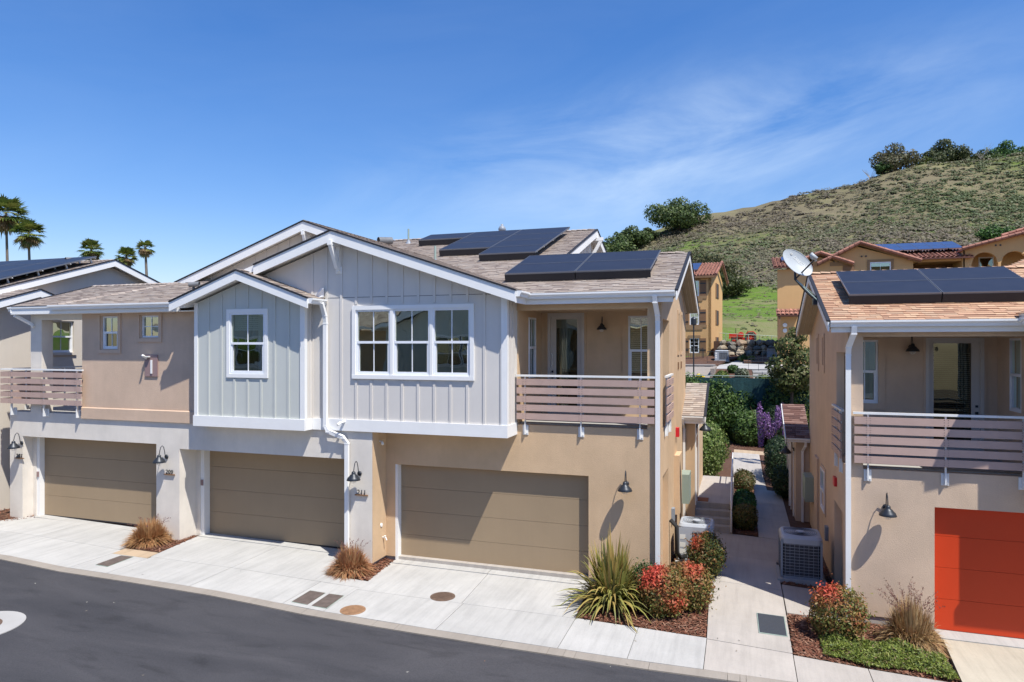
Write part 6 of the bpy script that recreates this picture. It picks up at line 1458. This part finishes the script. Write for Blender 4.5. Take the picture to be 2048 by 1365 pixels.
# ------------------------------------------------------------------ OCHRE HOUSES
OCH = 'ochre stucco houses with red tile roofs beyond the gardens'
def tiles(parent, O, U, V, w, l, n_u=None, step=.33, name='roof_tile', m='tile', piecewise=True):
    """rows of half-barrel tiles on a slope w wide, l long"""
    O, U, V = Vector(O), Vector(U).normalized(), Vector(V).normalized(); W = U.cross(V).normalized(); W = W if W.z > 0 else -W
    f = lambda u, v, q: tuple(O + U * u + V * v + W * q)
    deck = MB(f).box(0, w, 0, l, -.12, 0).build('roof', m, parent)
    key = MB(); seg = 5; L = .5
    a = [key.pt((.13 * math.cos(math.pi * k / seg), 0, .10 * math.sin(math.pi * k / seg) + .02)) for k in range(seg + 1)]; b = [key.pt((.10 * math.cos(math.pi * k / seg), L, .07 * math.sin(math.pi * k / seg))) for k in range(seg + 1)]
    for k in range(seg): key.f.append([a[k], a[k + 1], b[k + 1], b[k]])
    me = key.mesh(name); me.materials.append(M[m]); eul = Matrix(((U.x, V.x, W.x), (U.y, V.y, W.y), (U.z, V.z, W.z))).to_euler() if U.cross(V).dot(W) > 0 else (0, 0, 0)
    nu, nv = int(w / .3), int(l / .42)
    for i_ in range(nu):
        i = nu - 1 - i_
        for j in range(nv):
            if i_ * nv + j > 290: break
            o = bpy.data.objects.new(name, me); COL.objects.link(o); o.parent = deck; o.rotation_euler = eul; o.location = O + U * ((i + .5) * w / nu) + V * (j * l / nv)
    return deck
def rake_tiles(parent, A, B, m='tile'):
    A, B = Vector(A), Vector(B); L = (B - A).length; n = max(2, int(L / .42)); d = (B - A) / n
    for i in range(n): p = A + d * i; MB().tube([tuple(p), tuple(p + d * 1.06)], [.15, .12], 7).build('rake_tile', m, parent)
def far_window(parent, F, a, b, c, d, shutters=True, name='window'):
    w = window(parent, F, a, b, c, d, .03, True, (2, 2), low_dark=False, frame=.07)
    MB(F).box(a - .15, b + .15, .0, .05, d, d + .3).build('window_head', 'plaster_trim', parent); MB(F).box(a - .75, b + .75, .0, .05, c - .28, c - .0).box(a - .35, b + .35, .0, .06, c - .5, c - .28).build('window_surround', 'plaster_trim', parent)
    if shutters:
        for s0 in (a - .68, b + .1): 
            sh = MB(F).box(s0, s0 + .58, .005, .05, c, d).build('shutter', 'wood_brown', parent); MB(F).box(s0, s0 + .58, .05, .07, c + .25, c + .36).box(s0, s0 + .58, .05, .07, d - .36, d - .25).build('batten', 'darkmetal', sh)
Y1 = thing('ochre_house', 'three-storey ochre house with brown shutters beyond the hedge left of the green slope', 'house', (-6, 74, 4), OCH)
ang = R(-5.2); ca_, sa_ = math.cos(ang), math.sin(ang)
def F1(u, n, z): return (-2.72 + u * ca_ + n * sa_ * 1, 70 + u * sa_ - n * ca_, z)
def F1s(u, n, z): return (-2.72 - u * sa_ + n * ca_, 70 + u * ca_ + n * sa_, z)
hw = [(-2.05, -1.15, 10.45, 12.0), (-2.05, -1.15, 7.6, 9.1), (-2.05, -1.15, 4.78, 6.25)]
wall(Y1, F1, -9, 0, 3.2, 12.5, hw, 'ochre', .25)
for h in hw: far_window(Y1, F1, *h)
wall(Y1, F1s, 0, 9.5, 3.2, 12.5, [], 'ochre', .25, top=[(0, 12.5), (9.5, 12.5), (4.75, 14.1)])
for z in (4.9, 7.7, 10.5): MB(F1s).box(4.2, 5.2, .002, .05, z, z + 1.5).build('window', 'interior', Y1); MB(F1s).box(3.5, 4.15, .002, .07, z, z + 1.5).box(5.25, 5.9, .002, .07, z, z + 1.5).build('shutter', 'wood_brown', Y1)
tiles(Y1, F1(-9.5, .5, 12.45), Vector(F1(1, 0, 0)) - Vector(F1(0, 0, 0)), (Vector(F1(0, -1, 0)) - Vector(F1(0, 0, 0))) + Vector((0, 0, .34)), 10.0, 5.5)
rake_tiles(Y1, F1s(-.5, .5, 12.5), F1s(4.75, .5, 14.3)); rake_tiles(Y1, F1s(10, .5, 12.5), F1s(4.75, .5, 14.3))
MB(F1s).prism([(-.5, 12.15), (4.75, 13.95), (4.75, 14.2), (-.5, 12.4)], .42, .5).prism([(10, 12.15), (4.75, 13.95), (4.75, 14.2), (10, 12.4)], .42, .5).build('barge_board', 'wood_brown', Y1)
MB(F1).box(-9.4, .4, .3, .5, 12.2, 12.4).build('fascia', 'wood_brown', Y1)
q = Vector(F1(1, 0, 0)) - Vector(F1(0, 0, 0)); q2 = (Vector(F1(0, -1, 0)) - Vector(F1(0, 0, 0))) + Vector((0, 0, .34))
solar('small blue solar array on the red tiles of the ochre house', tuple(Vector(F1(-5.5, -.9, 12.95))), q, q2, [(i, j) for i in range(3) for j in range(3)], 1.35, 1.0, .22, m='solar_blue', skirt=False)
# right complex
Y2 = thing('ochre_house', 'wide ochre villa with arched loggia and red tile gables rising behind the orange shingle roof', 'house', (12, 62, 4), OCH)
F2 = fy(60)
wall(Y2, F2, 2.92, 21, 3.2, 11.2, [(6.42 + 1.2, 8.45, 10.2, 11.2)], 'ochre', .25, name='wall')
wall(Y2, F2, 2.92, 12.75, 11.2, 11.75, [], 'ochre', .25, top=[(4.3, 11.75), (8.2, 11.75), (6.1, 12.7)])
MB(F2).prism([(7.2, 11.75), (12.75, 11.75), (12.75, 12.1), (8.6, 13.45), (7.2, 12.9)], -.3, -.02).build('gable_wall', 'ochre', Y2)
far_window(Y2, F2, 7.0, 7.75, 10.0, 11.9, False); MB(F2).box(7.8, 8.6, .01, .06, 10.0, 11.95).build('shutter', 'wood_brown', Y2)
window(Y2, F2, 9.74, 11.2, 10.6, 12.1, -.02, False, (2, 1), frame=.08); surround(Y2, F2, 9.74, 11.2, 10.6, 12.1, .2, .05, 'plaster_trim')
for (a, b, z0, zp) in ((3.7, 8.5, 12.0, 12.95), (5.9, 13.2, 12.05, 13.62)):
    mid = a + (b - a) * (.5 if a < 4 else .42)
    for (p, q_) in (((a, z0), (mid, zp)), ((mid, zp), (b, z0 + .0))): MB(F2).prism([(p[0], p[1] - .16), (q_[0], q_[1] - .16), (q_[0], q_[1]), (p[0], p[1])], .05, .3).build('barge_board', 'plaster_trim', Y2); rake_tiles(Y2, (p[0], 59.5, p[1] + .05), (q_[0], 59.5, q_[1] + .05))
    MB().hexa([(a, 59.55, z0 - .1), (mid, 59.55, zp - .1), (mid, 70, zp - .1), (a, 70, z0 - .1), (a, 59.55, z0), (mid, 59.55, zp), (mid, 70, zp), (a, 70, z0)]).hexa([(mid, 59.55, zp - .1), (b, 59.55, z0 - .1), (b, 70, z0 - .1), (mid, 70, zp - .1), (mid, 59.55, zp), (b, 59.55, z0), (b, 70, z0), (mid, 70, zp)]).build('roof', 'tile', Y2)
# loggia with two arches at the right
def arch_wall(parent, F, u0, u1, z0, z1, arches, m, top=None):
    mb = MB(F); us = sorted({u0, u1} | {u for c, r in arches for u in np.linspace(c - r, c + r, 13)})
    for a, b in zip(us, us[1:]):
        def low(u):
            for c, r in arches:
                if abs(u - c) <= r + 1e-6: return 11.7 + math.sqrt(max(0, r * r - (u - c) ** 2))
            return z0
        mid = (a + b) / 2; inn = any(abs(mid - c) < r for c, r in arches)
        la, lb = (low(a), low(b)) if inn else (z0, z0)
        tf = top or (lambda u: z1)
        for n in (0, -.35): mb.poly([(a, n, la), (b, n, lb), (b, n, tf(b)), (a, n, tf(a))])
        if inn: mb.poly([(a, 0, la), (b, 0, lb), (b, -.35, lb), (a, -.35, la)])
    return mb.build('arcade_wall', m, parent)
arch_wall(Y2, F2, 16.1, 21.5, 10.4, 13.2, [(17.5, .86), (19.4, .86)], 'ochre', lambda u: 12.85 + min(max(u - 16.1, 0) * .24, .95) - max(0, u - 20) * .3)
MB().box(16.2, 22, 61.8, 62.0, 10, 13).build('loggia_back_wall', 'ochre', Y2); MB().box(17.6, 18.6, 61.75, 61.8, 10.2, 12.4).build('loggia_door', 'trim', Y2); MB().box(17.68, 18.52, 61.72, 61.75, 10.3, 12.3).build('loggia_pane', 'glass_dark', Y2)
rake_tiles(Y2, (15.9, 59.5, 12.85), (20.1, 59.5, 13.95)); rake_tiles(Y2, (23, 59.5, 13.1), (20.1, 59.5, 13.95)); rake_tiles(Y2, (18.9, 61.0, 13.9), (21.2, 61.0, 14.6)); rake_tiles(Y2, (24, 61.0, 14.0), (21.2, 61.0, 14.6))
MB().hexa([(15.9, 59.55, 12.7), (20.1, 59.55, 13.8), (20.1, 70, 13.8), (15.9, 70, 12.7), (15.9, 59.55, 12.8), (20.1, 59.55, 13.9), (20.1, 70, 13.9), (15.9, 70, 12.8)]).hexa([(20.1, 59.55, 13.8), (24, 59.55, 12.8), (24, 70, 12.8), (20.1, 70, 13.8), (20.1, 59.55, 13.9), (24, 59.55, 12.9), (24, 70, 12.9), (20.1, 70, 13.9)]).build('roof', 'tile', Y2)
MB().box(12.8, 16.1, 62.5, 62.7, 9.5, 12.0).build('porch_back_wall', 'wood_brown', Y2); MB().box(12.6, 16.2, 60.1, 62.6, 12.0, 12.2).build('porch_soffit', 'ochre', Y2); MB().box(16.05, 16.2, 60, 62.6, 9.5, 12.8).build('porch_side_wall', 'ochre', Y2)
tiles(Y2, (12.3, 59.55, 12.25), (1, 0, 0), (0, 1, .3), 4.4, 4.6)
solar('long blue solar array between the red tile gables of the ochre villa', (9.2, 61.2, 12.95), (1, 0, 0), (0, 1, .3), [(i, j) for i in range(7) for j in range(2)], 1.02, 1.6, .15, m='solar_blue', skirt=False)
solar('small dark solar array on the left red tile roof of the ochre villa', (3.3, 61, 12.45), (1, 0, 0), (0, 1, .3), [(0, 0), (1, 0)], 1.4, 1.6, .15, m='solar_blue', skirt=False)
tiles(Y2, (2.6, 59.5, 11.95), (1, 0, 0), (0, 1, .3), 3.0, 4.2)
tiles(Y2, (2.8, 58.9, 8.0), (1, 0, 0), (0, 1, .5), 1.9, 1.15)
MB().box(2.9, 4.8, 59.0, 59.2, 7.85, 8.0).build('awning_beam', 'wood_brown', Y2); MB().box(2.95, 3.1, 59.0, 59.15, 4.0, 7.9).build('porch_post', 'wood_brown', Y2)
MB().box(4.0, 4.6, 59.93, 59.99, 4.2, 7.0).build('door', 'wood_brown', Y2)
for z in (7.2, 6.75): MB().lathe([(.001, -.06), (.16, -.05), (.18, 0)], (3.5, 59.98, z), 12, axis='y').build('wall_light', 'trim', Y2)
MB().lathe([(.2, 0), (.17, .5), (.15, 1.1), (.3, 1.25), (.34, 1.3), (.1, 1.55), (0, 1.6)], (17.35 + 2.0, 57.5, 10.75), 12).build('chimney', 'ochre', Y2)
for c_ in (17.95, 6.9, 8.9): 
    for dx, dz in ((-.15, 0), (.15, 0)): MB().lathe([(.001, -.02), (.07, -.02), (.07, 0)], (c_ + dx + .4, 59.98, (13.05 if c_ > 10 else 12.6 if c_ > 8 else 12.2) + dz), 8, axis='y').build('gable_vent', 'darkmetal', Y2)

# ------------------------------------------------------------------ HILL TREES, SCRUB
def hill_at(q, d):
    """a point on the land at lateral ratio q and depth d"""
    r = (q - 1024) / 1362 * d; x, y = CA * r - SA * d, SA * r + CA * d; return x, y, terrain(x, y)
OAK = [(.065, .105, .03), (.09, .135, .038), (.045, .07, .022), (.125, .165, .048)]
OAKG = 'oaks along the crest of the hill'
def oak(q, d, w, h, label, pal=OAK, n=5200, nm='oak_tree', nl=9, size=.42, lift=.0):
    x, y, z = hill_at(q, d); lobes = []
    for i in range(nl):
        a = i * 2.4; rr = w * .5 * math.sqrt((i + .5) / nl) * .85; lobes.append((rr * math.cos(a), rr * math.sin(a), h * (.46 - .16 * (rr / (w * .5)) + .12 * math.sin(i * 1.7)) + lift, w * random.uniform(.17, .25)))
    lobes.append((0, 0, h * .66, w * .21))
    return tree(x, y, z, h, max(.12, w * .03), lobes, n, size, pal, label, OAKG if nm == 'oak_tree' else None, nm, lump=.35)
oak(1357, 222, 18, 12.5, 'big round dark oak standing alone on the lower crest of the hill', n=9000, nl=13)
oak(1262, 214, 11, 9, 'dark oak just left of the big lone oak on the crest', n=4000); oak(1222, 206, 12, 8, 'low dark oak at the left end of the crest', n=3500); oak(1295, 219, 6, 5.5, 'small oak tucked against the big lone oak', [(.09, .12, .04), (.06, .09, .03)], n=2500)
oak(1240, 172, 11, 6.5, 'low oak below the crest behind the upper tan gable', n=3500)
DRYT = [(.13, .12, .06), (.10, .11, .05), (.16, .14, .08)]
oak(1790, 226, 15, 13, 'sparse olive tree with bare twigs on the upper crest', DRYT, n=4200); oak(1765, 222, 5, 5, 'bright green shrub below the sparse tree on the crest', [(.05, .11, .02), (.04, .08, .02)], n=1600)
oak(1888, 228, 14, 15.5, 'tallest dark tree in the crest group at the upper right', [(.065, .085, .03), (.10, .115, .04), (.045, .06, .022)], n=5200); oak(1926, 228, 12, 11, 'rounder tree right of the tallest crest tree', [(.09, .10, .035), (.06, .075, .025)], n=3400); oak(1850, 227, 9, 7, 'low yellow-green tree left of the crest group', YGR, n=2000)
oak(1968, 229, 10, 11, 'lone small tree near the right end of the crest', n=2800); oak(2012, 229, 12, 13, 'bright green tree at the right end of the crest', [(.05, .11, .025), (.07, .14, .03)], n=3600); oak(2052, 229, 9, 9, 'dark tree at the right edge on the crest', n=2000)
oak(1988, 150, 7.5, 3.6, 'bright green round bush alone on the upper slope', [(.05, .12, .02), (.08, .17, .03), (.03, .07, .02)], n=3200, nm='bush', size=.25)
oak(2040, 118, 7, 5, 'dark bush behind the right ochre gable', [(.03, .05, .02), (.06, .06, .03)], n=2600, nm='bush', size=.25)
oak(1455, 118, 7.0, 5.0, 'dense olive tree beside the ochre house wall on the green slope', [(.07, .09, .025), (.10, .12, .035), (.045, .06, .02)], n=4200, nm='hillside_tree', size=.22)
for k, q in enumerate((1262, 1300, 1345, 1392, 1425)): oak(q, 130 + (k % 2) * 7, 10, 8.5, ['leftmost', 'second', 'middle', 'fourth', 'rightmost'][k] + ' olive scrub oak of the row above the tan balcony roof', [(.085, .085, .03), (.06, .07, .025), (.11, .10, .04)], n=2600, nm='scrub_oak', size=.26)
# scrub that nobody could count
def scrub(n, pal_fn, dmin, dmax, qmin, qmax, rmin, rmax, per, lsize, name):
    Vs, Fs, Cs, off = [], [], [], 0; cnt = 0
    while cnt < n:
        q = rng.uniform(qmin, qmax); d = dmin + (dmax - dmin) * rng.uniform(0, 1) ** .8
        x, y, z = hill_at(q, d); cl = math.sin(x * .13 + 2) * math.cos(y * .11) + math.sin(x * .05 - y * .07) + .5 * math.sin(x * .31 + y * .27)
        if rng.uniform(-1.5, 1.6) > cl + (d - 90) * .014 - .2: continue
        if 1425 < q < 1600 and d < 121 and name == 'scrub': continue
        r = rng.uniform(rmin, rmax); D = rng.normal(0, 1, (per, 3)); D /= np.linalg.norm(D, axis=1, keepdims=True); D[:, 2] = np.abs(D[:, 2])
        P = np.array((x, y, z - .1)) + D * rng.uniform(.5, 1, (per, 1)) * (r, r, r * .45); V_, F_, C_ = leaves(P, np.array((.12, -.3, .9)) + .35 * D, np.full(per, lsize), pal_fn(per, x, y), .6, .28); Vs.append(V_); Fs.append(F_ + off); Cs.append(C_); off += len(V_); cnt += 1
    o = np_mesh(name, np.concatenate(Vs), np.concatenate(Fs), np.concatenate(Cs), 'leaf'); o['kind'] = 'stuff'; return o
def pf(per, x=0, y=0):
    g = math.sin(x * .045 + y * .02) + math.sin(y * .07 - x * .03 + 1) * .8 + rng.normal(0, .5)
    k = 0 if g < -.9 else 1 if g < .2 else 2 if g < .9 else 3
    return pick([[(.175, .145, .10), (.16, .135, .09)], [(.15, .145, .08), (.165, .15, .09)], [(.115, .145, .06), (.13, .155, .068)], [(.09, .12, .045), (.105, .135, .052)]][k], per, j=.12)
scrub(5200, pf, 104, 229, 1120, 2140, .7, 2.1, 26, .36, 'scrub')
def pg(per, x=0, y=0): return pick([[(.17, .145, .085), (.15, .13, .075)], [(.12, .16, .05), (.14, .165, .06)], [(.11, .18, .035), (.12, .19, .04)]][rng.choice(3, p=[.4, .3, .3])], per)
scrub(9000, pg, 84, 200, 1120, 2140, .3, .8, 11, .20, 'hillside_grass')
# twiggy dead shrubs on the slope
def deadwood(q, d, h, label):
    x, y, z = hill_at(q, d); t = thing('dead_shrub', label, 'dead shrub', (x, y, z), 'bare branches on the hill'); mb = MB()
    for i in range(16):
        a = random.uniform(0, 6.28); L = h * random.uniform(.5, 1); p = Vector((x, y, z)); m_ = p + Vector((math.cos(a) * L * .35, math.sin(a) * .3 * L, L * .5)); e = m_ + Vector((math.cos(a + .5) * L * .4, 0, L * .5)); mb.tube([tuple(p), tuple(m_), tuple(e)], [.05, .035, .015], 4)
    mb.build('branch', 'stone_grey', t)
M['stone_grey'] = mat('bleached_wood', (.32, .29, .25), .9)
deadwood(1634, 118, 3.2, 'pale bare shrub above the satellite dish on the slope'); deadwood(1962, 218, 5, 'bare twiggy shrub on the upper right crest'); deadwood(1742, 224, 5, 'thin bare snag left of the sparse crest tree')

# ------------------------------------------------------------------ PALMS
def palm(x, y, ztop, w, label):
    z0 = terrain(x, y); t = thing('palm_tree', label, 'palm tree', (x, y, z0), 'fan palms beyond the far left roof')
    MB().tube([(x, y, z0), (x + .3, y, z0 + (ztop - z0) * .5), (x, y, ztop)], [.3, .2, .15], 9).build('trunk', 'palm_bark', t)
    c = np.array((x, y, ztop)); Vs, Fs, Cs = [], [], []; L = w * .5
    w *= 1.18; L = w * .5
    for i in range(84):
        a = rng.uniform(0, 2 * math.pi); el = R(rng.uniform(-82, 78)); dead = el < R(-22) and rng.uniform() < .75
        d = np.array((math.cos(el) * math.cos(a), math.cos(el) * math.sin(a), math.sin(el))); s = np.cross(d, (0, 0, 1.)); s /= np.linalg.norm(s) + 1e-6; up = np.cross(s, d)
        st = L * rng.uniform(.42, .6) * (.8 if dead else 1); hub = c + d * st + np.array((0, 0, -.05 * st))
        j = len(Vs); Vs += [c - s * .03, c + s * .03, hub + s * .03, hub - s * .03]; Fs.append((j, j + 1, j + 2, j + 3)); col = np.array((.16, .15, .05)) if not dead else np.array((.22, .14, .07)); Cs += [(*col, 1)] * 4
        cc = np.array([(.11, .16, .035), (.16, .20, .045), (.22, .23, .06)][rng.integers(3)]) if not dead else np.array([(.36, .25, .14), (.27, .18, .10)][rng.integers(2)])
        for k in range(13):
            ph = R(-95 + 190 * k / 12); ld = d * math.cos(ph) + s * math.sin(ph); ll = L * .52 * rng.uniform(.85, 1.1) * (.75 + .25 * math.cos(ph)); tip = hub + ld * ll + np.array((0, 0, -.22 * ll * rng.uniform(.5, 1.6))); sd = np.cross(ld, up); sd /= np.linalg.norm(sd) + 1e-6; ww = .05 * L * .6; mid = hub + ld * ll * .5
            j = len(Vs); Vs += [hub, mid + sd * ww * 1.3, tip, mid - sd * ww * 1.3]; Fs.append((j, j + 1, j + 2, j + 3)); Cs += [(*(cc * rng.uniform(.75, 1.25)), 1)] * 4
    np_mesh('fronds', np.array(Vs), np.array(Fs), np.array(Cs), 'leaf', t)
M['palm_bark'] = mat('palm_bark', (.17, .14, .12), .95, .2, 3, .8, 12, .03)
rng = np.random.default_rng(4)
palm(-107.6, 75, 25.9, 5.6, 'tallest fan palm cut off by the left edge'); palm(-102.8, 75, 22.6, 4.4, 'full fan palm second from the left edge'); palm(-90.1, 75, 19.5, 3.3, 'fan palm rising behind the far left gable ridge')
palm(-83.4, 75, 18.3, 2.9, 'fan palm just left of the slim rightmost palm'); palm(-79.9, 75, 19.4, 2.5, 'slim small fan palm farthest right with a bare thin trunk')

# small debris on the road and paving
mb_v, mb_f, mb_c = [], [], []
for i in range(34):
    x, y = random.uniform(-16, 3), random.uniform(8.5, 14); z = zg(x) + (-.03 if y < yc(x) else .004); L = random.uniform(.006, .022); a = random.uniform(0, 6.28); j = len(mb_v)
    for k in range(4): mb_v.append((x + L * math.cos(a + k * 1.57) * (1.6 if k % 2 else .6), y + L * math.sin(a + k * 1.57) * (1.6 if k % 2 else .6), z + .004 * (k % 2)))
    mb_f.append((j, j + 1, j + 2, j + 3)); mb_c += [(*random.choice([(.3, .26, .2), (.25, .14, .08), (.08, .06, .05), (.5, .48, .42)]), 1)] * 4
o = np_mesh('litter', np.array(mb_v), np.array(mb_f), np.array(mb_c), 'chip'); o['kind'] = 'stuff'
